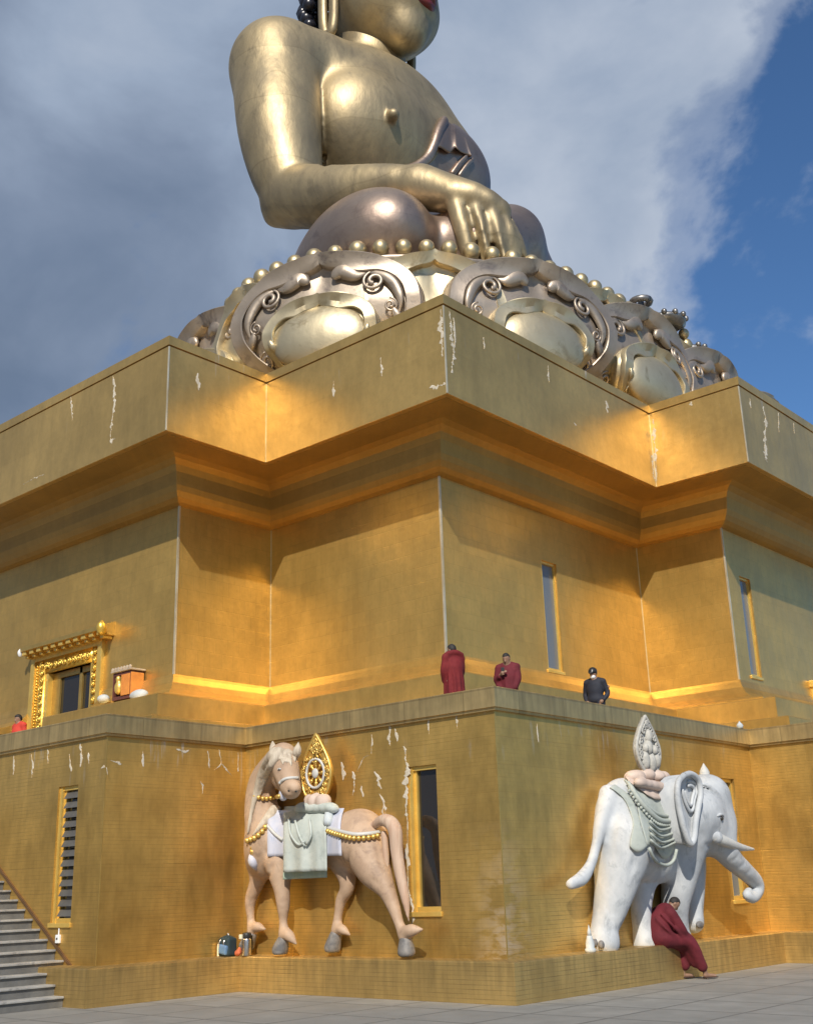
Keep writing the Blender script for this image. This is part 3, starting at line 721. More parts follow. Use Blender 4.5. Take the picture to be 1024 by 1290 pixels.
# robe over the left shoulder: chest shape a little larger, cut along the slanting hem
S = Sculpt(); I = .13
S.ell((-2.6, 0, zz(21.3)), (2.0 + I, 2.75 + I, 2.8 + I), k=1.0)
S.ell((-2.35, 0, zz(24.6)), (2.15 + I, 3.2 + I, 2.7 + I), k=1.0)
S.ell((-1.55, 1.75, zz(24.55)), (1.55 + I, 1.9 + I, 1.75 + I), rotm('Y', .15), k=.7)
S.ell((-3.0, 1.2, zz(26.6)), (1.8 + I, 2.9 + I, 1.5 + I), k=.8)
S.ell((-3.6, 4.1, zz(26.6)), (1.45 + I, 1.45 + I, 1.6 + I), k=.6); S.chain([(-3.6, 4.2, zz(26.5)), (-3.2, 4.6, zz(23)), (-2.2, 4.4, zz(20.6))], [1.35 + I, 1.3 + I, 1.2 + I], k=.4)
pa, pb = sl(517, 214, 1.0), sl(557, 151, -1.4)
hem = np.array([0, pb[1] - pa[1], pb[2] - pa[2]]); hem /= np.linalg.norm(hem)
nrm_ = np.array([0, -hem[2], hem[1]])                   # towards the bare right shoulder
Rb = np.stack([np.array([1, 0, 0]), hem, nrm_], 1)
S.block(pa + nrm_ * 6.0, (9, 12, 5.95), .05, Rb, k=.05, op='-')
robe = place('robe_shoulder', S.mesh('robe_shoulder', .10), M_ROBE, BUD)
# hem roll, hanging flap and folds on the robe
ROBE_S = Sculpt(); ROBE_S.p = [q for q in S.p if q[-1] == '+']; bpy.data.meshes.remove(ROBE_S.mesh('tmp', .10))
def onchest(px, py, off=.04): return ROBE_S.hit(CAM_C - np.array([LX, LY, LZ]), ray(px, py), 20, 70, off)
def chest_path(pxs):
    P = [onchest(*p) for p in catmull([(x, y, 0) for x, y in pxs], 6) for p in [(p.x, p.y)]]
    return [p for p in P if p is not None]
bm = bmesh.new()
topc = catmull([(560, 150, 0), (567, 155, 0), (576, 163, 0), (588, 176, 0)], 5); botc = catmull([(547, 184, 0), (556, 187, 0), (566, 193, 0), (573, 186, 0), (579, 191, 0), (588, 195, 0), (594, 197, 0)], 4)
G = []
for i in range(25):
    u = i / 24; a = topc[min(len(topc) - 1, round(u * (len(topc) - 1)))]; b = botc[min(len(botc) - 1, round(u * (len(botc) - 1)))]; row = []
    for j in range(9):
        w_ = a.lerp(b, j / 8); p = onchest(w_.x, w_.y); 
        if p is None: break
        d = ray(w_.x, w_.y); row.append(p - d * (.06 + .09 * math.sin(u * 13) * j / 8 + .10 * j / 8))
    if len(row) == 9: G.append(row)
GV = [[bm.verts.new(p) for p in r] + [bm.verts.new(r[-1] + ray(570, 190) * .25)] for r in G]
for a, b in zip(GV, GV[1:]):
    for k in range(9): bm.faces.new((a[k], b[k], b[k + 1], a[k + 1]))
bmesh.ops.translate(bm, verts=bm.verts[:], vec=(LX, LY, LZ))
mesh_obj('robe_flap', bm, M_ROBE, robe, True)
bm = bmesh.new()
for pxs, r in (([(506, 216), (524, 210), (538, 199), (546, 184), (552, 166), (560, 150)], .17), 
               ([(568, 220), (578, 206), (588, 196)], .07), ([(577, 223), (587, 209), (596, 200)], .07)):
    P = chest_path(pxs)
    if len(P) > 3: tube(bm, P, [r * (.6 if i in (0, len(P) - 1) else 1) for i in range(len(P))], 8)
bmesh.ops.translate(bm, verts=bm.verts[:], vec=(LX, LY, LZ))
mesh_obj('robe_hem', bm, M_ROBE, robe, True)

# ---- lotus throne
LOT = empty('lotus_throne', (LX, LY, LZ), 'ring of big curled copper and gilt lotus petals under the seated statue', 'lotus throne')
def sup(th, rx, ry, n=2.0):
    c, s = math.cos(th), math.sin(th); return LX + rx * c, LY + ry * s
bm = bmesh.new(); prof = [(5.2, 6.8, 13.21), (5.2, 6.8, 13.5), (5.4, 7.0, 14.5), (5.55, 7.15, 15.6), (5.5, 7.1, 16.1), (5.75, 7.35, 16.15), (5.85, 7.45, 16.25), (5.75, 7.35, 16.34), (5.2, 6.8, 16.45)]
rings = []
for rx, ry, z in prof:
    rings.append([bm.verts.new((LX + rx * math.cos(a), LY + ry * math.sin(a), z)) for a in [2 * PI * k / 96 for k in range(96)]])
for a, b in zip(rings, rings[1:]):
    for k in range(96): bm.faces.new((a[k], a[(k + 1) % 96], b[(k + 1) % 96], b[k]))
bm.faces.new(rings[-1]); mesh_obj('seat_drum', bm, M_PETAL, LOT, True)
bm = bmesh.new(); ball(bm, (0, 0, 0), .215); bmesh.ops.scale(bm, verts=bm.verts[:], vec=(1, 1, 1.08))
bme = bpy.data.meshes.new('bead'); bm.to_mesh(bme); bm.free(); bme.materials.append(M_BEAD)
for p in bme.polygons: p.use_smooth = True
th = -PI * .97; nb = 0
while th < PI * .47 and nb < 75:
    x, y = sup(th, 5.72, 7.32)
    o = bpy.data.objects.new('bead', bme); COL.objects.link(o); o.parent = LOT; o.location = (x - LX, y - LY, 16.53 - LZ)
    s_ = random.uniform(.93, 1.07); o.scale = (s_, s_, s_); nb += 1
    th += .56 / math.hypot(5.72 * math.sin(th), 7.32 * math.cos(th))

def sharp(o, ang=38):
    bm = bmesh.new(); bm.from_mesh(o.data)
    for e in bm.edges:
        if len(e.link_faces) == 2 and e.calc_face_angle() > math.radians(ang): e.smooth = False
    bm.to_mesh(o.data); bm.free(); return o
def petal(theta, W=2.45, hgt=2.88, z0=13.22, r0=(5.35, 6.95), gild=False, full=True, pos=None):
    cx, cyy = pos or sup(theta, *r0)
    n = Vector((math.cos(theta) / r0[0], math.sin(theta) / r0[1], 0)).normalized()
    if pos: n = Vector((math.cos(theta), math.sin(theta), 0))
    t = Vector((-n.y, n.x, 0))
    def curve(tab):
        T_ = np.array(tab); xs = np.linspace(0, 1, 201); ys = np.interp(xs, T_[:, 0], T_[:, 1])
        for _ in range(30): ys[1:-1] = (ys[:-2] + 2 * ys[1:-1] + ys[2:]) / 4
        return lambda v: float(np.interp(v, xs, ys))
    hw = curve([(0, .60), (.15, .82), (.3, .95), (.45, 1.0), (.6, .985), (.72, .93), (.82, .83), (.90, .68), (.95, .50), (.98, .30), (1.0, 0.0)])
    bul = curve([(0, 0.0), (.15, .45), (.35, .88), (.55, 1.0), (.75, .90), (.88, .88), (1.0, 1.08)])
    def Q(x, z, lift=0.0, k=1.0, base=0.0):
        """point of the petal face: x across and z up in metres; k scales the petal about its foot; lift pushes it outward"""
        v = max(0, min(1.05, z / (hgt * k)))
        cl = -.13 * math.exp(-(x / .22) ** 2) * max(0, (v - .45) / .55)
        out = bul(min(v, 1)) * (1.0 if k == 1 else .80) + cl + lift - .055 * x * x
        p = Vector((cx, cyy, z0)) + t * x + n * out; p.z += base + z; return p
    def P(s, v, lift=0.0, k=1.0, base=0.0): return Q(s * hw(v) * W * k, v * hgt * k, lift, k, base)
    def sheet(bm, k, lift, nu, vs, base=0.0, thick=.22):
        A, B = [[[bm.verts.new(P(-1 + 2 * i / nu, v, l, k, base)) for i in range(nu + 1)] for v in vs] for l in (lift, lift - thick)]
        nv = len(vs)
        for j in range(nv - 1):
            for i in range(nu):
                bm.faces.new((A[j][i], A[j][i + 1], A[j + 1][i + 1], A[j + 1][i])); bm.faces.new((B[j][i], B[j + 1][i], B[j + 1][i + 1], B[j][i + 1]))
            bm.faces.new((A[j][0], A[j + 1][0], B[j + 1][0], B[j][0])); bm.faces.new((A[j][nu], B[j][nu], B[j + 1][nu], A[j + 1][nu]))
        for i in range(nu):
            bm.faces.new((A[0][i], B[0][i], B[0][i + 1], A[0][i + 1])); bm.faces.new((A[-1][i], A[-1][i + 1], B[-1][i + 1], B[-1][i]))
    def outline(k):
        half = [(hw(v) * W * k, v * hgt * k) for v in np.linspace(.0, .9, 24)]
        half += [(hw(v) * W * k, v * hgt * k) for v in (.925, .95, .965, .978, .988, .995)] + [(.14 * k, hgt * k * 1.006)]
        full_ = half + [(0, hgt * k * 1.035)] + [(-x, z) for x, z in reversed(half)]
        A = np.array(full_)
        d = np.concatenate([[0], np.cumsum(np.linalg.norm(np.diff(A, axis=0), axis=1))]); m = 72
        u = np.linspace(0, d[-1], m + 1); B = np.stack([np.interp(u, d, A[:, 0]), np.interp(u, d, A[:, 1])], 1)
        for _ in range(2): B[1:-1] = (B[:-2] + 2 * B[1:-1] + B[2:]) / 4
        B[m // 2, 1] += .05 * k
        return B
    def rim(bm, k, lift, wid, base=0.0, thick=.20, wob=.12):
        B = outline(k); T_ = np.gradient(B, axis=0); T_ /= np.linalg.norm(T_, axis=1)[:, None]; N_ = np.stack([-T_[:, 1], T_[:, 0]], 1)
        R = []
        for i, (b, nn) in enumerate(zip(B, N_)):
            a = i / (len(B) - 1) * 2 - 1
            w_ = wid * (1 + wob * 3 * math.exp(-((abs(a) - .22) / .09) ** 2) - .25 * math.exp(-(a / .05) ** 2))
            row = []
            for f_, l_ in ((-.03, -.2), (-.03, .85), (.02, 1.0), (.5, .92), (.93, 1.0), (1.0, .85), (1.0, -.2)):
                x, z = b + nn * f_ * w_; row.append(bm.verts.new(Q(x, max(z, 0), lift + thick * l_, k, base)))
            R.append(row)
        for a, b in zip(R, R[1:]):
            for q_ in range(6): bm.faces.new((a[q_], b[q_], b[q_ + 1], a[q_ + 1]))
    def scroll(bm, s0, v0, sg, size, k, lift, base=0.0, hand=1, th0=.5):
        pts = []; rad = []
        for i in range(30):
            a = i / 29 * 2 * PI * 1.5; r = size * (1 - .74 * i / 29)
            x = s0 * sg * hw(v0) * W * k + math.cos(a * hand + PI * th0) * r * sg; z = v0 * hgt * k + math.sin(a * hand + PI * th0) * r
            pts.append(Q(x, z, lift, k, base)); rad.append(.22 * size * (.6 + .5 * i / 29))
        tube(bm, pts, rad, 6, flat=.9, up=n)
    def leaf(bm, pts, r, k, lift, base=0.0):
        c_ = catmull([P(s_, v, lift, k, base) for s_, v in pts], 6); m = len(c_)
        tube(bm, c_, [max(.025, r * math.sin(PI * min(1, .08 + .92 * (i / (m - 1)) ** .8))) for i in range(m)], 6, flat=.55, up=n)
    mp, mi = (M_PETALG, M_PETALG) if gild else (M_PETAL, M_PETALG)
    vs = list(np.linspace(0, .9, 18)) + [.93, .955, .975, .99, 1.0]
    bm = bmesh.new(); sheet(bm, 1.0, 0.0, 24, vs)
    pt = mesh_obj('petal', bm, mp, LOT, True)
    bm = bmesh.new(); rim(bm, 1.0, .0, .34 if full else .26); sharp(mesh_obj('petal_rim', bm, mp, pt, True))
    if not full: return pt
    for sg in (-1, 1):
        bm = bmesh.new(); scroll(bm, .58, .70, sg, .28, 1.0, .12); scroll(bm, .74, .20, sg, .20, 1.0, .12, hand=-1)
        leaf(bm, [(sg * .14, .78), (sg * .28, .835), (sg * .42, .77), (sg * .56, .795)], .21, 1.0, .12)
        leaf(bm, [(sg * .58, .80), (sg * .74, .70), (sg * .80, .52), (sg * .79, .36)], .15, 1.0, .11)
        scroll(bm, .70, .46, sg, .17, 1.0, .12, hand=-1); leaf(bm, [(sg * .72, .44), (sg * .78, .36), (sg * .83, .30), (sg * .82, .24)], .12, 1.0, .11)
        mesh_obj('scroll', bm, mp, pt, True)
    K, LF, BS = .59, .38, .05
    bm = bmesh.new(); sheet(bm, K, LF, 18, vs, base=BS, thick=.5)
    ip = mesh_obj('inner_petal', bm, mi, pt, True)
    bm = bmesh.new(); rim(bm, K, LF, .28, base=BS, thick=.13)
    sharp(mesh_obj('inner_rim', bm, mi, ip, True))
    for sg in (-1, 1):
        bm = bmesh.new(); scroll(bm, .80, .20, sg, .15, K, LF + .16, BS); leaf(bm, [(sg * .86, .44), (sg * .84, .36), (sg * .84, .30), (sg * .88, .24)], .09, K, LF + .14, BS); mesh_obj('scroll', bm, mi, ip, True)
    bm = bmesh.new()
    c = Q(0, hgt * K * .40, LF - .12, K, BS); mw = W * K
    Mx = Matrix(((t.x, n.x, 0), (t.y, n.y, 0), (0, 0, 1)))
    ball(bm, c, (mw * .84, .40, hgt * K * .48), Mx, 28, 18); mesh_obj('bulb', bm, mi, ip, True)
    return pt
for d_ in (-140, -92, -48, -8): petal(math.radians(d_), W=1.75 if d_ != -92 else 1.3, hgt=2.86, r0=(5.15, 6.75), gild=True, full=False)
petal(math.radians(2), W=1.75, hgt=2.86, gild=True, full=False, pos=(-3.75, 12.9))
for d_ in (-160, -71, -27): petal(math.radians(d_))
petal(math.radians(-97), pos=sup(math.radians(-113), 5.5, 7.05))
petal(math.radians(-5), pos=(-3.45, 11.0)); petal(math.radians(2), pos=(-3.4, 14.75)); petal(math.radians(10), pos=(-3.7, 18.8))
# ------------------------------------------------------------------ painted high reliefs on the lower walls
M_PEACH = mottled('peach_paint', (.49, .345, .235), (.36, .245, .165), 2.2, .66, bump=.3, bscale=16, dark=(.23, .155, .11), amt=.7, bdist=.012)
M_MANE = mottled('cream_paint', (.54, .47, .37), (.38, .31, .235), 5.0, .65, bump=.9, bscale=7, stretch=(3, 3, .35))
M_TAIL = mottled('rose_brown_paint', (.44, .28, .195), (.52, .39, .29), 4.0, .65, bump=.9, bscale=7, stretch=(3, 3, .3))
M_HOOF = mottled('grey_hoof', (.10, .098, .10), (.24, .22, .20), 7, .6)
M_CLOTH = mottled('pale_green_cloth_paint', (.48, .51, .47), (.39, .43, .40), 3, .7, bump=.3, dark=(.28, .32, .30), amt=.6)
M_FRINGE = mottled('sage_fringe_paint', (.31, .40, .31), (.40, .46, .38), 8, .7, stretch=(4, 4, .4))
M_LAV = mottled('lavender_paint', (.52, .51, .56), (.42, .44, .53), 2.5, .65, dark=(.24, .30, .44), amt=.6, stretch=(2, 2, .5))
M_GREYCL = mottled('grey_blue_paint', (.40, .44, .46), (.50, .54, .55), 3, .7)
M_GOLDP = mottled('gold_paint', (.80, .56, .17), (.62, .40, .10), 6, .38, .7)
M_WHITE = mottled('white_paint', (.54, .535, .51), (.45, .45, .43), 4, .6)
M_ELE = mottled('white_elephant_paint', (.53, .545, .555), (.36, .38, .40), 2.2, .68, bump=.55, bscale=11, stretch=(1, 1, .7), dark=(.22, .24, .26), amt=.7, bdist=.01)
M_SAGE = mottled('grey_green_cloth_paint', (.40, .43, .39), (.32, .35, .32), 2.4, .68, bump=.3, dark=(.22, .25, .23), amt=.6)
M_PINK = mottled('pale_pink_paint', (.56, .45, .385), (.46, .36, .30), 4, .65)
M_STONEP = mottled('grey_white_stone_paint', (.48, .465, .42), (.33, .32, .29), 7, .65, bump=.5, bscale=22)
M_EYE = mottled('dark_eye_paint', (.03, .025, .022), (.05, .045, .04), 5, .3)
HO = (0, 0, 0)
def crease(S, h, rows):
    """carved lines: pixel paths laid on the body and cut in"""
    bpy.data.meshes.remove(S.mesh('tmp', h)); cuts = []
    for pts, r in rows:
        P = surf_path(S, pts, .0, 3)
        if len(P) > 2: cuts.append(([np.array(p) + np.array([.5, -.6, .1]) * r * .7 for p in P], [r * max(.3, math.sin(PI * (i + .5) / len(P))) for i in range(len(P))]))
    for P, r in cuts: S.limb(P, r, k=.035, op='-', n=2)
def put(name, me, mat, parent): return link(name, me, mat, parent, True)
def surf_path(S, pxs, off, n=5, lo=14, hi=30):
    out = []
    for p in catmull([(x, y, 0) for x, y in pxs], n):
        h = S.hit(CAM_C, ray(p.x, p.y), lo, hi, off)
        if h is not None: out.append(Vector(h))
    return out
def bead_row(bm, path, r, gap=1.9):
    """little balls along a path"""
    acc = 0.0; last = path[0]; ball(bm, last, r, None, 8, 6)
    for a, b in zip(path, path[1:]):
        L = (b - a).length; s = 0
        while acc + (L - s) >= r * gap:
            s += r * gap - acc; acc = 0; ball(bm, a.lerp(b, min(1, s / L)), r, None, 8, 6)
        acc += L - s
def drape(S, left, right, off, nu=14, nv=16, wave=0.0, freq=9, fall=None, thick=.05, bottom=None, top=None):
    """cloth laid over a body: left/right pixel borders (top to bottom), points found on the body; fall = (plane getter) where it hangs free"""
    lc = catmull([(x, y, 0) for x, y in left], 8); rc = catmull([(x, y, 0) for x, y in right], 8)
    pick = lambda c, t: c[0] if t <= 0 else (c[-1] if t >= 1 else c[int(t * (len(c) - 1))].lerp(c[min(len(c) - 1, int(t * (len(c) - 1)) + 1)], t * (len(c) - 1) - int(t * (len(c) - 1))))
    rows = []
    for j in range(nv + 1):
        v = j / nv; a, b = pick(lc, v), pick(rc, v); row = []
        for i in range(nu + 1):
            u = i / nu; p = a.lerp(b, u)
            if bottom: p.y += bottom(u) * v ** 3
            if top: p.y += top(u) * (1 - v) ** 3
            d = ray(p.x, p.y); o = off + wave * math.sin(u * freq + v * 1.5) * (.3 + v)
            h = S.hit(CAM_C, d, 14, 30, max(o, .012)); 
            if h is None or (fall and v > fall[0]):
                k = rows[int(fall[0] * nv)][i][1] if fall and v > fall[0] else .35
                ax, sg = (1, -1) if fall is None or fall[1] == 'y' else (0, 1)
                h = CAM_C + d * ((sg * k - CAM_C[ax]) / d[ax]) + 0
                h[ax] += sg * wave * .8 * math.sin(u * freq)
            ax, sg = (1, -1) if fall is None or fall[1] == 'y' else (0, 1)
            row.append((np.array(h), sg * h[ax]))
        rows.append(row)
    bm = bmesh.new()
    A = np.array([[p for p, _ in r] for r in rows])
    for _ in range(3):
        A[1:-1] = (A[:-2] + 2 * A[1:-1] + A[2:]) / 4; A[:, 1:-1] = (A[:, :-2] + 2 * A[:, 1:-1] + A[:, 2:]) / 4
    F = [[bm.verts.new(p) for p in r] for r in A]
    cn = np.array([.60, -.72, 0.0]) * thick
    B = [[bm.verts.new(p - cn) for p in r] for r in A]
    for j in range(nv):
        for i in range(nu):
            bm.faces.new((F[j][i], F[j][i + 1], F[j + 1][i + 1], F[j + 1][i])); bm.faces.new((B[j][i], B[j + 1][i], B[j + 1][i + 1], B[j][i + 1]))
        bm.faces.new((F[j][0], F[j + 1][0], B[j + 1][0], B[j][0])); bm.faces.new((F[j][nu], B[j][nu], B[j + 1][nu], F[j + 1][nu]))
    for i in range(nu):
        bm.faces.new((F[0][i], B[0][i], B[0][i + 1], F[0][i + 1])); bm.faces.new((F[-1][i], F[-1][i + 1], B[-1][i + 1], B[-1][i]))
    return bm
def hx(x, y, d): return on_y(x, y, -d)
def ex(x, y, d): return on_x(x, y, d)

# ---- horse
HORSE = empty('horse_relief', tuple(hx(400, 1200, .2)), 'peach painted horse relief with pale saddle cloth, standing on the ledge beside a slit window', 'relief')
S = Sculpt()
S.ell(hx(400, 1058, .16), (1.22, .36, .46), k=.12)
S.ell(hx(338, 1066, .22), (.46, .40, .56), k=.25)
S.ell(hx(455, 1057, .18), (.46, .40, .48), k=.25)
S.limb([hx(342, 1060, .24), hx(330, 1022, .28), hx(331, 985, .34), hx(349, 958, .42)], [.42, .31, .245, .22], k=.10)
S.limb([hx(357, 954, .52), hx(361, 972, .68), hx(367, 994, .82)], [.255, .225, .17], k=.10)       # head turned to the viewer
S.ell(hx(358, 975, .50), (.20, .26, .30), k=.10)
S.ell(hx(368, 993, .90), (.17, .13, .14), k=.06); S.ell(hx(360, 999, .74), (.10, .13, .10), k=.05)
for x, y in ((363, 996), (374, 997)): S.ell(hx(x, y, 1.02), (.04, .05, .03), k=.02, op='-')
for x, y in ((351, 970),): S.ell(hx(x, y, .80), (.075, .05, .045), k=.03)
S.limb([hx(329, 1082, .16), hx(325, 1108, .16), hx(316, 1134, .16), hx(316, 1156, .15), hx(318, 1174, .16)], [.28, .15, .105, .07, .095], k=.10)
S.limb([hx(352, 1090, .36), hx(355, 1118, .38), hx(357, 1140, .38), hx(357, 1160, .37), hx(358, 1178, .37)], [.25, .145, .115, .072, .10], k=.10)
S.limb([hx(430, 1080, .12), hx(437, 1104, .14), hx(437, 1120, .14), hx(430, 1134, .14), hx(426, 1154, .14), hx(424, 1172, .14)], [.25, .155, .12, .095, .072, .095], k=.10)
S.limb([hx(459, 1066, .28), hx(470, 1094, .34), hx(486, 1120, .36), hx(496, 1143, .36), hx(503, 1164, .36), hx(510, 1180, .36)], [.36, .28, .15, .105, .078, .105], k=.12)
for a, b, r in (((321, 1168), (335, 1171), .09), ((361, 1176), (374, 1190), .095), ((428, 1170), (441, 1178), .085), ((513, 1174), (533, 1171), .10)):
    d = .16 if a[0] in (321, 428) else .38
    S.limb([hx(*a, d), hx((a[0] * 2 + b[0]) / 3, (a[1] * 2 + b[1]) / 3 - 1, d + .02), hx(*b, d)], [r, r * .9, .02], k=.05)
crease(S, .034, [([(349, 1082), (342, 1092), (338, 1108)], .045), ([(440, 1060), (437, 1082), (446, 1106)], .045), ([(476, 1062), (479, 1082), (485, 1100)], .035), ([(350, 973), (353, 984), (359, 990)], .03), ([(341, 988), (335, 1006), (331, 1030)], .045), ([(346, 1012), (339, 1026), (333, 1040)], .04), ([(362, 1000), (368, 1001), (374, 1000)], .022), ([(352, 1134), (357, 1137), (362, 1134)], .02), ([(352, 1144), (357, 1146), (361, 1144)], .02), ([(486, 1118), (492, 1118), (497, 1116)], .02), ([(447, 1062), (456, 1070), (462, 1084)], .03), ([(462, 1108), (474, 1112), (483, 1122)], .03), ([(311, 1132), (316, 1135), (321, 1132)], .018), ([(332, 1062), (336, 1075), (345, 1082)], .04)])
horse = put('body', S.mesh('horse_body', .030), M_PEACH, HORSE)
for (ax_, ay_), (bx_, by_), d in (((317, 1178), (311, 1192), .17), ((357, 1184), (353, 1197), .38), ((423, 1178), (419, 1194), .15), ((511, 1184), (512, 1199), .37)):
    T = Sculpt(); T.limb([hx(ax_, ay_, d), hx(bx_, by_, d)], [.10, .14], k=.02); c = hx(bx_, by_, d)
    T.block((c[0], c[1], c[2] - .22), (.4, .4, .13), .02, None, k=.03, op='-'); put('hoof', T.mesh('hoof', .026), M_HOOF, HORSE)
T = Sculpt()
for pts, r in (([(347, 947), (337, 962), (328, 985), (320, 1010), (314, 1040), (312, 1050)], .085), ([(352, 947), (341, 966), (333, 985), (326, 1005)], .09), ([(344, 950), (332, 968), (323, 992), (317, 1018)], .09)):
    P = [p - Vector(ray(330, 990)) * 0 for p in surf_path(S, pts, .02, 2)]
    if len(P) > 2: T.limb([np.array(p) for p in P], [r * (1 - .75 * i / (len(P) - 1)) for i in range(len(P))], k=.03, n=3)
for pts, r in (([(356, 1006), (345, 1020), (333, 1035), (326, 1044), (319, 1052)], .085), ([(356, 1010), (343, 1028), (333, 1040)], .07)):
    P = surf_path(S, pts, .0, 2); T.limb([np.array(p) for p in P], [r * (1 - .7 * i / (len(P) - 1)) for i in range(len(P))], k=.03, n=3)
for x, e_ in ((351, 958), (356, 964), (361, 961), (366, 966), (371, 960)):
    P = surf_path(S, [(359 + (x - 359) * .4, 945), (x - 1, 951), (x + 1, e_)], .0, 3)
    if len(P) > 2: T.limb([np.array(p) for p in P], [.030] + [.034] * (len(P) - 2) + [.010], k=.008, n=2)
put('mane', T.mesh('mane', .024), M_MANE, HORSE)
for a, b in (((347, 953), (343.5, 933)), ((372, 954), (376, 935))):
    T = Sculpt(); T.limb([hx(*a, .52), hx(a[0] * .6 + b[0] * .4 + (1 if a[0] > 360 else -1), a[1] * .6 + b[1] * .4, .56), hx(*b, .54)], [.055, .075, .012], k=.01)
    T.limb([hx(a[0] * .8 + b[0] * .2, a[1] * .8 + b[1] * .2, .66), hx(a[0] * .35 + b[0] * .65, a[1] * .35 + b[1] * .65, .62)], [.03, .02], k=.015, op='-'); put('ear', T.mesh('ear', .018), M_MANE, horse)
T = Sculpt(); T.limb([hx(470, 1040, .3), hx(485, 1033, .36), hx(497, 1044, .38), hx(500, 1074, .38), hx(505, 1105, .38), hx(511, 1135, .38), hx(515, 1162, .38)], [.06, .10, .115, .10, .09, .065, .015], k=.03)
T.limb([hx(484, 1050, .30), hx(487, 1085, .30), hx(489, 1108, .3)], [.06, .05, .01], k=.03); put('tail', T.mesh('tail', .03), M_TAIL, HORSE)
bm = bmesh.new(); P = surf_path(S, [(350, 968), (352, 969), (354, 970)], .01, 2); ball(bm, P[len(P) // 2], (.042, .02, .02)); mesh_obj('eye', bm, M_WHITE, horse, True)
bm = bmesh.new(); ball(bm, P[len(P) // 2] - Vector(ray(352, 969)) * .015, (.018, .013, .015)); mesh_obj('pupil', bm, M_EYE, horse, True)
for px_, py_ in ((364, 996), (373, 997)):
    P = S.hit(CAM_C, ray(px_, py_), 14, 30, .0)
    if P is not None: bm = bmesh.new(); ball(bm, P, (.03, .015, .018)); mesh_obj('nostril', bm, M_EYE, horse, True)
# saddle blanket, hanging cloth, roll
mesh_obj('saddle_blanket', drape(S, [(340, 1021), (337, 1040), (337, 1079)], [(433, 1018), (429, 1040), (430, 1078)], .035, 22, 18, wave=.012, freq=30, fall=(.8, 'y')), M_LAV, HORSE, True)
cl = mesh_obj('saddle_cloth', drape(S, [(358, 1016), (357, 1050), (357, 1099)], [(413, 1013), (411, 1045), (411, 1097)], .095, 22, 24, wave=.022, freq=17, fall=(.68, 'y')), M_CLOTH, HORSE, True)
mesh_obj('fringe', drape(S, [(357, 1092), (356.5, 1108)], [(411, 1090), (411, 1105.5)], .115, 22, 5, wave=.022, freq=17, fall=(0.0, 'y')), M_FRINGE, cl, True)
bm = bmesh.new(); P = surf_path(S, [(413, 1040), (415, 1026), (421, 1014), (431, 1009), (437, 1013)], .06, 4)
tube(bm, P, [.06] + [.085] * (len(P) - 2) + [.04], 8); mesh_obj('saddle_roll', bm, M_GREYCL, HORSE, True)
for pts in ([(364, 1030), (366, 1050), (376, 1064), (384, 1060)], [(372, 1034), (377, 1052), (384, 1066)], [(390, 1032), (392, 1052), (386, 1064)]):
    P = surf_path(S, pts, .13, 4)
    if len(P) > 2: bm = bmesh.new(); tube(bm, P, .022, 6); mesh_obj('fold', bm, M_CLOTH, cl, True)
# harness
bm = bmesh.new()
bead_row(bm, surf_path(S, [(413, 1047), (425, 1051), (445, 1056), (465, 1055), (479, 1052)], .05), .042); mesh_obj('rump_chain', bm, M_GOLDP, HORSE, True); bm = bmesh.new()
bead_row(bm, surf_path(S, [(312, 1059), (322, 1055), (331, 1047), (337, 1038)], .03), .048)
for y in (1063, 1068, 1073): ball(bm, hx(318, y, .62), (.05, .04, .05))
mesh_obj('chest_chain', bm, M_GOLDP, HORSE, True); bm = bmesh.new()
bead_row(bm, surf_path(S, [(321, 1003), (332, 1006), (344, 1005), (352, 1003)], .03), .04); mesh_obj('neck_chain', bm, M_GOLDP, HORSE, True)
for pts, o_, r_, nm in (([(413, 1043), (427, 1047), (447, 1051), (466, 1050), (479, 1048)], .03, .035, 'rump_strap'), ([(352, 987), (358, 982), (366, 980), (376, 980)], .012, .028, 'bridle_noseband'), ([(337, 1040), (346, 1050), (356, 1058)], .05, .03, 'girth_strap')):
    bm = bmesh.new(); tube(bm, surf_path(S, pts, o_), r_, 6); mesh_obj(nm, bm, M_WHITE, HORSE, True)
T = Sculpt(); T.limb([hx(317, 1078, .58), hx(319, 1086, .58), hx(323, 1096, .5)], [.05, .085, .02], k=.02); put('tassel', T.mesh('tassel', .02), M_LAV, HORSE)
T = Sculpt(); T.ell(hx(357, 1001, .82), (.09, .07, .11), k=.03); put('chin_tuft', T.mesh('chin_tuft', .02), M_LAV, HORSE)

def teardrop(w, h, n=40):
    pts = []
    for i in range(n):
        a = -PI / 2 + 2 * PI * i / n; s = math.sin(a); c = math.cos(a)
        y = (s + 1) / 2
        ww = math.sin(PI * min(1, y / .84 * .5)) if y < .42 else 1 - ((y - .42) / .58) ** 1.5
        prof = (max(0, 1 - ((.42 - y) / .46) ** 2) ** .5) if y < .42 else (1 - ((y - .42) / .58) ** 1.45)
        pts.append((math.copysign(prof * w / 2, c), y * h))
    return pts
def facing(axis, c):   # local x along the wall, y up, z out of the wall
    if axis == 'y': return Matrix(((1, 0, 0, c[0]), (0, 0, -1, c[1]), (0, 1, 0, c[2]), (0, 0, 0, 1)))
    return Matrix(((0, 0, 1, c[0]), (1, 0, 0, c[1]), (0, 1, 0, c[2]), (0, 0, 0, 1)))
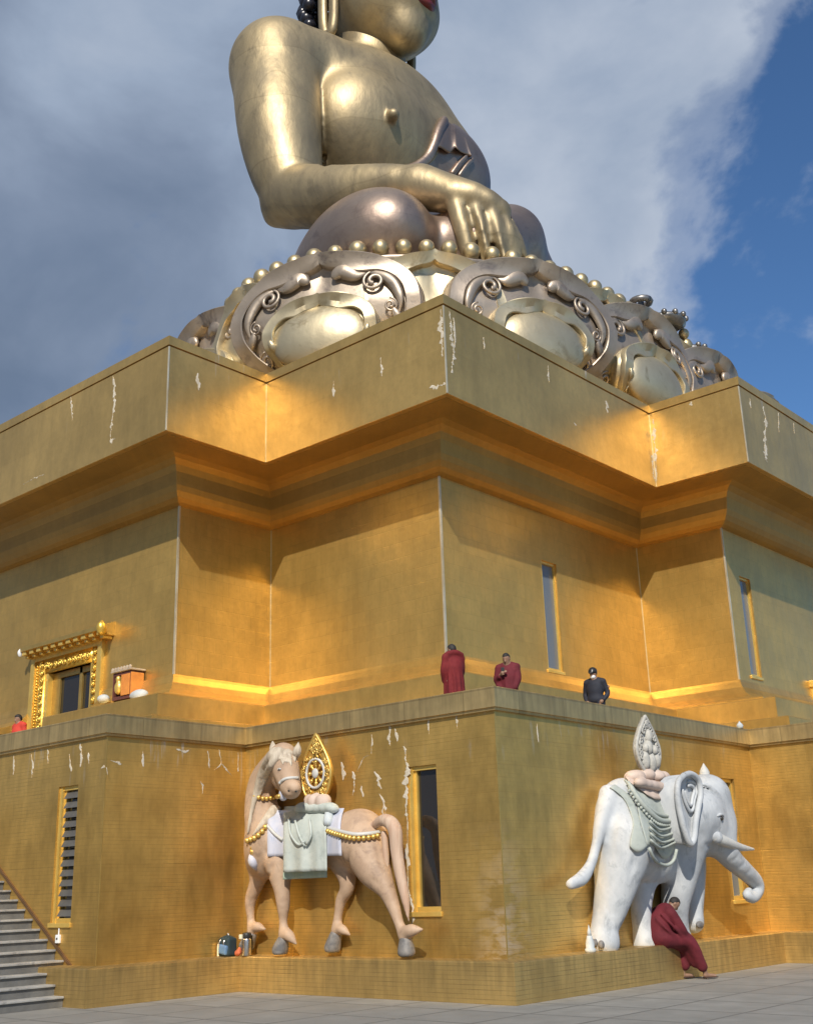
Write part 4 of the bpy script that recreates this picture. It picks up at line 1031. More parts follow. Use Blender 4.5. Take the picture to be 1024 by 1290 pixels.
# jewelled wheel plaque carried on the horse's back
base = hx(400, 1008, .30); tipz = hx(400, 925, .30)[2]; Hh = tipz - base[2]; Wd = .72
orn = empty('wheel_ornament', tuple(base)); orn.parent = HORSE; orn.matrix_parent_inverse = Matrix.Translation(HORSE.location).inverted()
orn_mesh = []
def part2(name, bm, mat, parent, smooth=True): return mesh_obj(name, bm, mat, parent, smooth)
F = facing('y', base); wc = (0.0, Hh * .40)
td = teardrop(Wd, Hh)
bm = bmesh.new()
inner = [(x * .86, Hh * .05 + (y - Hh * .05) * .90) for x, y in td]
wr_ = .215
ring = [(wc[0] + wr_ * math.cos(2 * PI * i / 40 - PI / 2), wc[1] + wr_ * 1.12 * math.sin(2 * PI * i / 40 - PI / 2)) for i in range(40)]
V = lambda pts, z: [bm.verts.new(F @ Vector((x, y, z))) for x, y in pts]
a0, b0, a1, b1 = V(td, .03), V(ring, .03), V(td, -.04), V(ring, -.04)
for k in range(40):
    k2 = (k + 1) % 40
    bm.faces.new((a0[k], a0[k2], b0[k2], b0[k])); bm.faces.new((a1[k], b1[k], b1[k2], a1[k2])); bm.faces.new((a0[k], a1[k], a1[k2], a0[k2])); bm.faces.new((b0[k], b0[k2], b1[k2], b1[k]))
G3 = lambda x, y, z=.035: F @ Vector((x, y, z))
tube(bm, [G3(x, y) for x, y in td] + [G3(*td[0])], .028, 6, cap=False)
random.seed(3)
for i in range(34):      # openwork scrolls
    t_ = i / 34 * 40; x0, y0 = td[int(t_)]; f_ = .72 if i % 2 else .86
    cx_ = wc[0] + (x0 - wc[0]) * f_; cy_ = wc[1] + (y0 - wc[1]) * f_
    if math.hypot(cx_, (cy_ - wc[1]) / 1.12) < wr_ + .05: 
        cx_ *= 1.05
    r_ = .045 if i % 2 else .035
    tube(bm, [G3(cx_ + r_ * (1 - .06 * q_) * math.cos(q_ * .75 + i), cy_ + r_ * (1 - .06 * q_) * math.sin(q_ * .75 + i), .045) for q_ in range(12)], .015, 5)
for y, r_ in ((.62, .07), (.73, .055), (.83, .04)):
    tube(bm, [G3(r_ * math.cos(q_ * .6), Hh * y + r_ * math.sin(q_ * .6), .05) for q_ in range(12)], .018, 5); ball(bm, G3(0, Hh * y, .05), .025, None, 8, 6)
frame_ = part2('plaque', bm, M_GOLDP, HORSE)
bm = bmesh.new()
tube(bm, [G3(x, y, .05) for x, y in ring] + [G3(*ring[0], .05)], .024, 6, cap=False)
ball(bm, G3(*wc, .05), (.075, .035, .085)); mesh_obj('wheel_rim', bm, M_WHITE, frame_, True)
bm = bmesh.new()
for k in range(8):
    a = k * PI / 4; p = lambda r: G3(wc[0] + r * math.cos(a), wc[1] + r * 1.12 * math.sin(a), .03)
    tube(bm, [p(.06), p(.12), p(.16), p(.21)], [.022, .022, .032, .026], 6)
    ball(bm, p(.15), .036, None, 8, 6)
mesh_obj('wheel_spokes', bm, M_GOLDP, frame_, True)
bpy.data.objects.remove(orn)
T = Sculpt()
for i in range(5): T.ell(hx(390 + i * 5, 1010 - 2 * (i == 2), .34 + .05 * (i % 2)), (.11, .10, .13), k=.03)
put('lotus_seat', T.mesh('lotus_seat', .022), M_PINK, HORSE)
T = Sculpt()
for i in range(6): T.ell(hx(380 + i * 7.5, 1017 + abs(i - 2.5) * -.6 + 2, .40), (.15, .12, .085), rotm('Y', (i - 2.5) * .12), k=.03)
put('seat_leaves', T.mesh('seat_leaves', .022), M_CLOTH, HORSE)

# ---- elephant
ELE = empty('elephant_relief', tuple(ex(830, 1190, .2)), 'white painted elephant relief with draped grey green cloth and raised trunk on the right wall', 'relief')
S = Sculpt()
S.ell(ex(818, 1046, .20), (.46, 1.20, .90), k=.2)
S.ell(ex(789, 1044, .22), (.46, .74, .84), k=.2)
S.ell(ex(845, 1046, .24), (.46, .66, .78), k=.2)
S.limb([ex(784, 1062, .34), ex(777, 1105, .32), ex(768, 1145, .25), ex(761, 1170, .20), ex(760, 1186, .19)], [.52, .37, .27, .22, .26], k=.10)
S.limb([ex(806, 1100, .08), ex(805, 1140, .06), ex(808, 1170, .08), ex(811, 1187, .10)], [.30, .21, .19, .22], k=.12)
S.limb([ex(858, 1066, .38), ex(855, 1105, .34), ex(850, 1142, .22), ex(853, 1170, .16), ex(856, 1186, .14)], [.44, .31, .24, .20, .23], k=.10)
S.limb([ex(868, 1090, .10), ex(871, 1122, .10), ex(872, 1146, .10), ex(873, 1162, .10)], [.30, .23, .19, .19], k=.12)
S.ell(ex(893, 1030, .46), (.46, .46, .64), k=.2)
S.ell(ex(889, 1000, .46), (.42, .42, .36), k=.15)
S.ell(ex(897, 1050, .62), (.30, .36, .34), k=.15)
S.ell(ex(893, 1068, .52), (.26, .28, .13), k=.1)
S.cone(ex(870, 1030, .40), ex(850, 1035, .35), .60, .60, k=.2)
S.limb([ex(903, 1040, .60), ex(910, 1064, .72), ex(921, 1082, .74), ex(936, 1096, .74), ex(950, 1110, .72), ex(953, 1121, .72), ex(947, 1130, .72), ex(940, 1127, .72), ex(943, 1121, .72)], [.34, .26, .20, .17, .15, .13, .115, .085, .06], k=.10)
S.limb([ex(766, 1000, .24), ex(757, 1036, .26), ex(751, 1064, .26), ex(744, 1088, .28), ex(733, 1106, .30), ex(719, 1114, .30)], [.16, .12, .085, .085, .11, .085], k=.06)
S.limb([ex(902, 1022, .86), ex(909, 1024, .84), ex(914, 1028, .78)], [.04, .05, .03], k=.05)
S.limb([ex(877, 987, .70), ex(892, 990, .82), ex(904, 1003, .84), ex(911, 1018, .80)], [.03, .045, .045, .03], k=.05)
for a in ((744, 1192), (751, 1193)): pass
crease(S, .042, [([(803, 1062), (800, 1085), (790, 1110)], .06), ([(846, 1070), (840, 1090), (838, 1108)], .055), ([(764, 1148), (772, 1152), (782, 1149)], .03), ([(763, 1158), (772, 1162), (780, 1159)], .03), ([(760, 1168), (768, 1172), (778, 1169)], .028), ([(844, 1140), (851, 1143), (859, 1140)], .03), ([(843, 1150), (850, 1153), (858, 1150)], .03), ([(886, 1062), (893, 1067), (901, 1064)], .04), ([(902, 1036), (907, 1039), (911, 1037)], .022), ([(900, 1022), (906, 1021), (911, 1024)], .022), ([(899, 1042), (904, 1045), (909, 1043)], .022), ([(909, 1070), (915, 1068), (920, 1062)], .028), ([(914, 1078), (920, 1075), (925, 1069)], .028), ([(920, 1086), (927, 1082), (931, 1076)], .025), ([(929, 1094), (936, 1090), (939, 1085)], .025), ([(938, 1102), (944, 1098), (948, 1094)], .022),
    ([(806, 1110), (820, 1114), (836, 1110)], .035), ([(774, 1030), (770, 1050), (768, 1072)], .045), ([(869, 1070), (864, 1080), (862, 1092)], .03), ([(880, 1040), (884, 1052), (886, 1060)], .03)])
ele = put('body', S.mesh('elephant_body', .038), M_ELE, ELE)
for x, y, r in ((749, 1188, .10), (757, 1190, .06), (881, 1165, .11), (868, 1186, .08)):
    P = S.hit(CAM_C, ray(x, y), 14, 30, .0)
    if P is not None: bm = bmesh.new(); ball(bm, P, (.05, r, .065)); mesh_obj('toenail', bm, M_HOOF, ele, True)
T = Sculpt(); T.limb([ex(899, 1054, .86), ex(912, 1060, .92), ex(930, 1067, .92), ex(949, 1070, .90)], [.105, .095, .075, .025], k=.03); put('tusk', T.mesh('tusk', .022), M_WHITE, ELE)
T = Sculpt(); T.limb([ex(896, 1052, .84), ex(902, 1055, .88)], [.10, .115], k=.03); put('tusk_sheath', T.mesh('tusk_sheath', .025), M_ELE, ele)
P = S.hit(CAM_C, ray(908.5, 1031), 14, 30, .0); bm = bmesh.new(); ball(bm, P, (.03, .05, .04)); mesh_obj('eye', bm, M_EYE, ele, True)
T = Sculpt(); Q_ = [S.hit(CAM_C, ray(*p), 14, 30, .0) for p in ((903, 1028), (907, 1026), (911, 1027.5))]
if all(q is not None for q in Q_): T.limb(Q_, [.02, .03, .02], k=.02); put('brow', T.mesh('brow', .014), M_ELE, ele)
bm = bmesh.new(); c = ex(888, 984, .40); lathe(bm, [(.17, -.08), (.17, .02), (.12, .06), (.08, .10), (.10, .15), (.07, .22), (.015, .31), (.004, .33)], c, 16); mesh_obj('crown_knob', bm, M_WHITE, ELE, True)
# ear: dished flap with a rolled edge
eo = catmull([(861, 977, 0), (870, 975, 0), (879, 983, 0), (882, 1000, 0), (879, 1018, 0), (876, 1036, 0), (874, 1056, 0), (869, 1063, 0), (863, 1050, 0), (857, 1028, 0), (853, 1004, 0), (854, 986, 0), (861, 977, 0)], 4)[:-1]
ctr = Vector(ex(867, 1012, .86))
bm = bmesh.new(); rg = []
for k_, dd in ((1.0, .98), (.86, .94), (.6, .90), (.3, .88)): rg.append([bm.verts.new(Vector(ex(867 + (p.x - 867) * k_, 1012 + (p.y - 1012) * k_, dd))) for p in eo])
n = len(eo); cvt = bm.verts.new(Vector(ex(867, 1012, .88)))
bk = [bm.verts.new(v.co - Vector((.38, 0, 0))) for v in rg[0]]
for a, b in list(zip(rg, rg[1:])) + [(bk, rg[0])]:
    for k in range(n): bm.faces.new((a[k], a[(k + 1) % n], b[(k + 1) % n], b[k]))
for k in range(n): bm.faces.new((rg[-1][k], rg[-1][(k + 1) % n], cvt))
tube(bm, [Vector(ex(p.x, p.y, .985)) for p in eo] + [Vector(ex(eo[0].x, eo[0].y, .985))], .055, 8, cap=False)
for k_ in (.62, .40):
    tube(bm, [Vector(ex(868 + (p.x - 867) * k_, 1000 + (p.y - 1012) * k_ * .7, .925)) for p in eo[:-6]], .03, 6)
mesh_obj('ear', bm, M_ELE, ele, True)
# cloth, straps, swags
bl = mesh_obj('back_cloth', drape(S, [(786, 982), (800, 1004), (805, 1030), (815, 1066)], [(856, 985), (858, 1010), (864, 1036), (871, 1062)], .035, 26, 22, wave=.010, freq=24, fall=(2, 'x'), bottom=lambda u: 24 * max(0, 1 - ((u - .42) / .26) ** 2) - 6 * math.sin(u * PI) + 5 * (u > .8)), M_SAGE, ELE, True)
bm = bmesh.new()
for pts, r in (([(790, 985), (805, 1005), (825, 1024), (843, 1027), (855, 1014)], .035), ([(793, 990), (808, 1012), (828, 1032), (845, 1033), (857, 1020)], .05), ([(818, 1034), (830, 1045), (845, 1042), (860, 1030)], .022), ([(818, 1042), (832, 1053), (848, 1049), (862, 1038)], .022), ([(819, 1050), (833, 1061), (850, 1056), (863, 1046)], .022), ([(819, 1058), (832, 1068), (848, 1062), (864, 1054)], .022), ([(817, 1068), (825, 1084), (838, 1090), (848, 1084), (852, 1070)], .03)):
    P = surf_path(S, pts, .07, 4)
    if len(P) > 2: bm = bmesh.new(); tube(bm, P, r, 6); mesh_obj('swag', bm, M_SAGE, bl, True)
bm = bmesh.new(); bead_row(bm, surf_path(S, [(792, 996), (806, 1016), (827, 1037), (846, 1038), (858, 1027)], .07), .028, 2.4)
mesh_obj('bead_swag', bm, M_SAGE, bl, True)
st = mesh_obj('rump_strap', drape(S, [(768, 992), (786, 1006), (796, 1030), (797, 1044)], [(774, 988), (794, 1003), (805, 1030), (807, 1044)], .03, 6, 16, fall=(2, 'x')), M_SAGE, ELE, True)
mesh_obj('pendant', drape(S, [(798, 1040), (794, 1056), (793, 1066)], [(806, 1040), (812, 1056), (815, 1066)], .055, 10, 8, fall=(2, 'x'), bottom=lambda u: 8 * math.sin(u * PI)), M_SAGE, st, True)
mesh_obj('saddle_cushion', drape(S, [(787, 978), (794, 986), (806, 994)], [(838, 973), (843, 990), (848, 1002)], .07, 22, 10, wave=.018, freq=26, fall=(2, 'x'), bottom=lambda u: 9 * math.sin(u * PI)), M_PINK, ELE, True)
T = Sculpt()
for i in range(7): T.ell(ex(796 + i * 6.3, 976 + 2 * abs(i - 3) * .5, .40 + .06 * (i % 2)), (.14, .15, .11), k=.04)
for i in range(5): T.ell(ex(806 + i * 7.5, 986 + i * 1.5, .62), (.10, .16, .085), k=.04)
put('lotus_seat', T.mesh('lotus_seat2', .026), M_PINK, ELE)
base = ex(815.5, 973, .42); Hh = ex(815.5, 904, .42)[2] - base[2]
F = facing('x', base); td = teardrop(.80, Hh); bm = bmesh.new()
a0 = [bm.verts.new(F @ Vector((x, y, .05))) for x, y in td]; a1 = [bm.verts.new(F @ Vector((x, y, -.02))) for x, y in td]
for k in range(40): bm.faces.new((a0[k], a0[(k + 1) % 40], a1[(k + 1) % 40], a1[k]))
bm.faces.new(a0[::-1]); bm.faces.new(a1)
G3 = lambda x, y, z=.05: F @ Vector((x, y, z))
tube(bm, [G3(x * .97, y) for x, y in td] + [G3(td[0][0] * .97, td[0][1])], .035, 6, cap=False)
random.seed(5)
for i in range(30):
    x0, y0 = td[int(i / 30 * 40)]; cx_, cy_ = x0 * .74, Hh * .42 + (y0 - Hh * .42) * .80; r_ = .05
    tube(bm, [G3(cx_ + r_ * (1 - .05 * q_) * math.cos(q_ * .75 + i), cy_ + r_ * (1 - .05 * q_) * math.sin(q_ * .75 + i), .07) for q_ in range(10)], .02, 5)
pq = mesh_obj('jewel_plaque', bm, M_STONEP, ELE, True)
for x, y, rx, ry in ((0, .64, .075, .13), (-.02, .44, .095, .13), (-.16, .20, .10, .16), (.04, .18, .10, .17), (.21, .22, .085, .13), (.15, .40, .07, .09), (-.15, .42, .06, .09)):
    bm = bmesh.new(); ball(bm, G3(x, y * Hh, .06), (.09, rx, ry)); mesh_obj('jewel', bm, M_STONEP, pq, True)
# ------------------------------------------------------------------ staircase on the left, doorway, small fittings
STAIR = empty('staircase', (-6, -5, 0), 'grey stone staircase climbing left against the gold wall', 'staircase')
bm = bmesh.new(); n = 22; rise, run = .1605, .2555
for k in range(n):
    x1 = -5.985 - run * k; z1 = rise * (k + 1); y1 = -3.485 if z1 < .56 else -3.034
    box(bm, (x1 - run - .3 if k < n - 1 else x1 - 3, -8.5, 0 if k == 0 else z1 - rise - .02), (x1 - .012, y1, z1 - .035))
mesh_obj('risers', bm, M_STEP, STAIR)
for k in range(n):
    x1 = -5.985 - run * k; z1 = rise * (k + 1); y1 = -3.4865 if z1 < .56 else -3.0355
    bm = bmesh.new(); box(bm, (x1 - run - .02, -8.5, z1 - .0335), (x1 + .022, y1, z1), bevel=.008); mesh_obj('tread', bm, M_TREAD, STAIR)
bm = bmesh.new()
a, b = Vector((-6.50, -3.03, .575)), Vector((-11.5, -3.03, .575 + 5.0 * rise / run * 1.03)); d = (b - a).normalized(); up = Vector((0, -1, 0)).cross(d)
for vv in (0,):
    q_ = [a + up * .0, b + up * .0, b + up * .055, a + up * .055]
    f0 = [bm.verts.new(p + Vector((0, .0, 0))) for p in q_]; f1 = [bm.verts.new(p + Vector((0, -.028, 0))) for p in q_]
    bm.faces.new(f0); bm.faces.new(f1[::-1])
    for k in range(4): bm.faces.new((f0[k], f1[k], f1[(k + 1) % 4], f0[(k + 1) % 4]))
M_BRZ = mottled('brown_bronze_strip', (.20, .11, .05), (.14, .08, .04), 4, .5, .5)
mesh_obj('wall_strip', bm, M_BRZ, STAIR)
M_PLAST = mottled('white_plastic', (.75, .76, .78), (.68, .69, .7), 4, .5)
BOX = empty('electric_box', (-6.92, -3.03, .93), 'small white electric box on the wall under the left slit window', 'electric box')
bm = bmesh.new(); box(bm, (-6.975, -3.075, .90), (-6.865, -3.031, 1.03), bevel=.008); bx_ = mesh_obj('casing', bm, M_PLAST, BOX)
bm = bmesh.new(); box(bm, (-6.94, -3.082, .955), (-6.90, -3.0755, .985)); mesh_obj('switch', bm, M_DKGREY, bx_)
bm = bmesh.new(); tube(bm, [(-6.92, -3.045, 1.03), (-6.92, -3.045, 1.13)], .012, 6); mesh_obj('conduit', bm, M_PLAST, BOX)

# doorway on the upper left bay
DOOR = empty('doorway', (-13.7, 1.08, 3.95)); DOOR.parent = BLD; DOOR.matrix_parent_inverse = Matrix.Translation(BLD.location).inverted()
DOOR['label'] = 'gilded doorway with carved surround'
def dbox(name, parts, mat, parent, bevel=.01):
    bm = bmesh.new()
    for lo, hi in parts: box(bm, lo, hi, bevel=bevel)
    return mesh_obj(name, bm, mat, parent)
M_ORN = mottled('bright_gold_carving', (.86, .60, .13), (.70, .45, .08), 5, .36, .72, bump=.3)
yf = 1.08
bpy.data.objects.remove(DOOR)
dfr = dbox('doorway', [((-15.32, yf - .10, 3.96), (-15.14, yf + .02, 7.42)), ((-12.40, yf - .10, 3.96), (-12.22, yf + .02, 7.42)), ((-15.14, yf - .10, 7.27), (-12.40, yf + .02, 7.42)),
                     ((-14.70, yf - .03, 3.96), (-14.58, yf + .35, 6.93)), ((-12.74, yf - .03, 3.96), (-12.66, yf + .35, 6.93))], M_FRAME, BLD)
bm = bmesh.new(); box(bm, (-15.14, yf - .05, 3.96), (-14.70, yf + .01, 7.27)); box(bm, (-12.66, yf - .05, 3.96), (-12.40, yf + .01, 7.27)); box(bm, (-14.70, yf - .05, 6.93), (-12.66, yf + .01, 7.27))
random.seed(11)
def curl(x, z, r, ph):
    tube(bm, [(x + r * (1 - .07 * q_) * math.cos(ph + q_ * .8), yf - .075, z + r * (1 - .07 * q_) * math.sin(ph + q_ * .8)) for q_ in range(11)], .022, 5)
    ball(bm, (x, yf - .075, z), .035, None, 8, 6)
z = 4.1
while z < 7.2:
    curl(-14.82, z, .095, z * 9); curl(-12.53, z, .085, z * 7); z += .19
x = -14.62
while x < -12.7: curl(x, 7.10, .10, x * 9); x += .2
for z in np.arange(4.0, 7.2, .075): ball(bm, (-15.04, yf - .065, z), .032, None, 6, 5)
mesh_obj('carved_surround', bm, M_ORN, dfr, True)
bm = bmesh.new(); box(bm, (-14.58, yf + .18, 3.96), (-12.74, yf + .21, 6.93)); mesh_obj('door_glass', bm, M_GLASS, dfr)
dbox('door_leaf', [((-14.58, yf + .12, 3.96), (-14.26, yf + .178, 6.93)), ((-13.42, yf + .12, 3.96), (-13.30, yf + .178, 6.93)), ((-14.26, yf + .12, 6.78), (-12.74, yf + .178, 6.93))], M_SILL, dfr, .006)
# canopy : sloped roof slab on a row of dentil brackets
bm = bmesh.new()
pr = [(yf, 7.44), (yf - .22, 7.44), (yf - .22, 7.48), (yf - .40, 7.53), (yf - .40, 7.63), (yf, 7.78)]
L_ = [bm.verts.new((-15.36, y, z)) for y, z in pr]; R_ = [bm.verts.new((-11.86, y, z)) for y, z in pr]
for k in range(6): bm.faces.new((L_[k], R_[k], R_[(k + 1) % 6], L_[(k + 1) % 6]))
bm.faces.new(L_); bm.faces.new(R_[::-1]); can = mesh_obj('canopy', bm, M_SILL, dfr)
for k in range(11):
    x = -15.24 + k * .326; bm = bmesh.new(); box(bm, (x - .085, yf - .36, 7.43), (x + .085, yf - .005, 7.525), bevel=.012); box(bm, (x - .055, yf - .28, 7.36), (x + .055, yf - .004, 7.425), bevel=.01); mesh_obj('bracket', bm, M_FRAME, can)
for x, k in ((-15.40, .4), (-11.86, .75)):
    T = Sculpt(); T.limb([(x, yf - .36, 7.46), (x, yf - .38, 7.46 + .16 * k), (x + .03 * k, yf - .38, 7.46 + .38 * k)], [.09 * k, .15 * k, .02], k=.03); T.ell((x, yf - .36, 7.46), (.11 * k, .14 * k, .06), k=.03)
    link('finial', T.mesh('finial', .022), M_ORN if k > .5 else M_PLAST, can, True)
dfr2 = dbox('doorway', [((-1.65, DYa, 3.96), (-1.53, DYa + .2, 6.45)), ((-1.65, DYb - .2, 3.96), (-1.53, DYb, 6.45)), ((-1.65, DYa - .05, 6.45), (-1.45, DYb + .05, 6.62))], M_FRAME, BLD)
bm = bmesh.new(); box(bm, (-1.64, DYa + .5, 3.96), (-1.60, DYb - .5, 7.04)); 
for v in bm.verts: v.co.x -= .2
mesh_obj('door_glass', bm, M_GLASS, dfr2)
def bulk(c, r, name, mat, label, cat, sq=(1, .8, .6)):
    T = Sculpt(); T.ell(c, (r * sq[0], r * sq[1], r * sq[2]), k=.03); T.ell((c[0] + r * .25, c[1], c[2] - r * .1), (r * .8, r * .7, r * .55), k=.05)
    return tag(link(name, T.mesh(name, .03), mat, None, True), label, cat)
# little shrine and white bundles standing on the moulding left of the corner
M_SHR = mottled('orange_lacquer', (.62, .25, .05), (.5, .18, .04), 4, .5)
M_CREST = mottled('faded_crest', (.42, .36, .28), (.30, .24, .18), 6, .6)
M_SHD = mottled('dark_red_wood', (.13, .04, .03), (.08, .03, .025), 5, .55)
M_WB = mottled('white_bundle', (.50, .53, .53), (.40, .43, .44), 5, .7)
SHR = empty('shrine_box', (-11.0, .70, 5.75), 'small orange and dark red shrine box with pale crest beside the gilded doorway', 'shrine')
zb_ = 5.78
dbox('cabinet', [((-11.27, .70, zb_), (-11.23, 1.06, zb_ + .62)), ((-10.66, .70, zb_), (-10.60, 1.06, zb_ + .62)), ((-11.23, .70, zb_ + .55), (-10.66, 1.06, zb_ + .62)), ((-11.23, 1.0, zb_), (-10.66, 1.06, zb_ + .55)), ((-11.23, .70, zb_), (-10.66, 1.0, zb_ + .08))], M_SHD, SHR, .006)
dbox('side_panel', [((-10.92, .675, zb_ + .08), (-10.61, .697, zb_ + .55)), ((-10.597, .70, zb_ + .04), (-10.575, 1.04, zb_ + .58))], M_SHR, SHR, .004)
bm = bmesh.new(); box(bm, (-11.31, .65, zb_ + .625), (-10.55, 1.07, zb_ + .67), bevel=.015)
for k in range(7): ball(bm, (-11.26 + k * .11, .68, zb_ + .69), (.04, .04, .055), None, 8, 6)
mesh_obj('crest', bm, M_CREST, SHR)
T = Sculpt(); T.ell((-11.08, .74, zb_ + .28), (.12, .10, .16), k=.03); T.ell((-11.08, .72, zb_ + .48), (.07, .07, .08), k=.04); link('figurine', T.mesh('figurine', .02), M_FRAME, SHR, True)
bulk((-10.32, .74, 5.80), .24, 'cloth_bundle', M_WB, 'white rounded bundle lying right of the small shrine box', 'bundle', (1.2, .6, .5))
bulk((-11.50, .62, 5.86), .16, 'cloth_bundle', M_WB, 'small cream bundle lying left of the small shrine box', 'bundle')
# pieces on the ledge and coping
M_TEAL = mottled('teal_fabric', (.010, .024, .030), (.016, .035, .042), 6, .8)
M_BLUE = mottled('blue_fabric', (.10, .20, .34), (.08, .15, .28), 6, .7)
M_STEEL = mottled('brushed_steel', (.52, .50, .48), (.42, .40, .39), 8, .25, .95)
M_BLACK = mottled('black_plastic', (.016, .016, .017), (.025, .025, .025), 5, .4)
M_CREAM = mottled('cream_plastic', (.72, .66, .48), (.66, .6, .44), 5, .5)
M_ORANGE = mottled('orange_cloth', (.55, .14, .05), (.45, .10, .04), 5, .8)
bx, by, bz = -5.62, -.42 - .12, .567
BAG = empty('backpack', (bx, by, bz), 'dark teal backpack with a pale blue flap standing on the ledge left of the flask', 'backpack')
T = Sculpt(); T.block((bx, by, bz + .15), (.10, .06, .11), .045, None, k=.03); T.ell((bx, by, bz + .26), (.10, .075, .08), k=.06); bgo = link('bag_body', T.mesh('bag_body', .016), M_TEAL, BAG, True)
T = Sculpt(); T.block((bx + .02, by - .10, bz + .11), (.075, .02, .055), .025, rotm('Y', .15), k=.02); link('pocket', T.mesh('pocket', .014), M_BLUE, bgo, True)
bm = bmesh.new()
for dx in (-.06, .03): tube(bm, catmull([(bx + dx, by - .07, bz + .30), (bx + dx * 1.3, by - .115, bz + .22), (bx + dx * 1.5, by - .10, bz + .10)], 5), .014, 6)
tube(bm, catmull([(bx - .03, by, bz + .33), (bx, by, bz + .37), (bx + .03, by, bz + .33)], 5), .010, 6); mesh_obj('strap', bm, M_GREY if 'M_GREY' in globals() else M_STEEL, bgo, True)
bm = bmesh.new(); lathe(bm, [(.035, 0), (.037, .01), (.037, .16), (.03, .19), (.018, .2), (.018, .22)], (bx - .16, by - .05, bz), 12); bt = tag(mesh_obj('water_bottle', bm, M_CREAM, None, True), 'small cream water bottle leaning by the dark backpack', 'bottle')
fx, fy = -5.28, -.40
FL = empty('vacuum_flask', (fx, fy, bz), 'tall steel and black vacuum flask on the ledge by the horse hoof', 'flask')
bm = bmesh.new(); lathe(bm, [(.078, 0), (.082, .012), (.082, .26), (.076, .285)], (fx, fy, bz), 20); fb = mesh_obj('flask_body', bm, M_STEEL, FL, True)
bm = bmesh.new(); lathe(bm, [(.074, .285), (.078, .292), (.078, .35), (.068, .375), (.03, .38)], (fx, fy, bz), 20); box(bm, (fx - .02, fy + .06, bz + .06), (fx + .02, fy + .12, bz + .33), bevel=.01); mesh_obj('lid', bm, M_BLACK, fb, True)
bm = bmesh.new(); box(bm, (fx - .085, fy - .11, bz + .27), (fx - .02, fy - .05, bz + .35), bevel=.012); mesh_obj('spout', bm, M_CREAM, fb, True)
T = Sculpt(); T.ell((-5.44, -.46, bz + .05), (.07, .055, .05), k=.02); T.ell((-5.41, -.45, bz + .10), (.035, .035, .05), k=.03); tag(link('cloth_pouch', T.mesh('cloth_pouch', .014), M_ORANGE, None, True), 'little orange pouch between the backpack and the steel flask', 'pouch')
sp_ = np.array([.30, 1.72, .567])
ST = empty('votive_spire', tuple(sp_), 'small white pointed votive on the ledge behind the elephant hind foot', 'votive')
bm = bmesh.new(); lathe(bm, [(.085, 0), (.085, .05), (.065, .06), (.07, .13), (.05, .20), (.042, .24)], sp_, 14); s0_ = mesh_obj('dome', bm, M_WB, ST, True)
bm = bmesh.new(); lathe(bm, [(.034, .24), (.03, .30), (.012, .36), (.003, .40)], sp_, 12); mesh_obj('spire', bm, M_WB, ST, True)
sp_ = (.05, 8.30, 4.53); bm = bmesh.new(); lathe(bm, [(.06, 0), (.06, .02), (.075, .05), (.05, .09), (.02, .12), (.004, .15)], sp_, 12); tag(mesh_obj('coping_knob', bm, M_WB, None, True), 'tiny white knob standing on the coping at the right inner corner', 'knob')
# ornamental stand on the lotus, right of the petals
ox = Vector((-3.45, 12.9, 16.2))
OS = empty('offering_stand', tuple(ox), 'dark openwork offering stand with pearls on the right end of the lotus', 'ornament')
M_DKM = mottled('dark_silver', (.15, .145, .14), (.3, .29, .28), 3, .4, .8)
bm = bmesh.new(); tube(bm, [(ox.x, ox.y - .35, 16.0), (ox.x, ox.y - .35, 17.45)], .09, 8); tube(bm, [(ox.x + .26 * math.cos(q_ * .45), ox.y - .35 + .26 * math.sin(q_ * .45), 17.42) for q_ in range(15)], .10, 8); mesh_obj('ring_post', bm, M_DKM, OS, True)
for dy, z_, t_ in ((.9, 15.6, 17.1), (1.9, 15.4, 16.6)): bm = bmesh.new(); tube(bm, [(ox.x, ox.y + dy, z_), (ox.x, ox.y + dy, t_)], .08, 8); mesh_obj('post', bm, M_DKM, OS, True)
for y_, z_, r_ in ((.55, 17.05, .62), (1.95, 16.55, .50)):
    bm = bmesh.new(); lathe(bm, [(r_ * .75, -.22), (r_, -.10), (r_ * 1.02, -.02), (r_ * .9, .05), (r_ * .3, .12), (.05, .16)], (ox.x + .2, ox.y + y_, z_), 24)
    for k in range(12): ball(bm, (ox.x + .2 + r_ * math.cos(k * PI / 6), ox.y + y_ + r_ * math.sin(k * PI / 6), z_ + .02), .09, None, 8, 6)
    mesh_obj('canopy_dish', bm, M_DKM, OS, True)
for y_, z_, r_ in ((.25, 16.35, .27), (.75, 16.25, .24), (1.2, 16.8, .2), (1.25, 16.45, .24), (1.5, 16.1, .27), (1.85, 15.85, .24), (1.15, 17.1, .15)):
    o = bpy.data.objects.new('pearl', bme); COL.objects.link(o); o.parent = OS; o.location = (.45, y_, z_ - ox.z); o.scale = (r_ / .27,) * 3
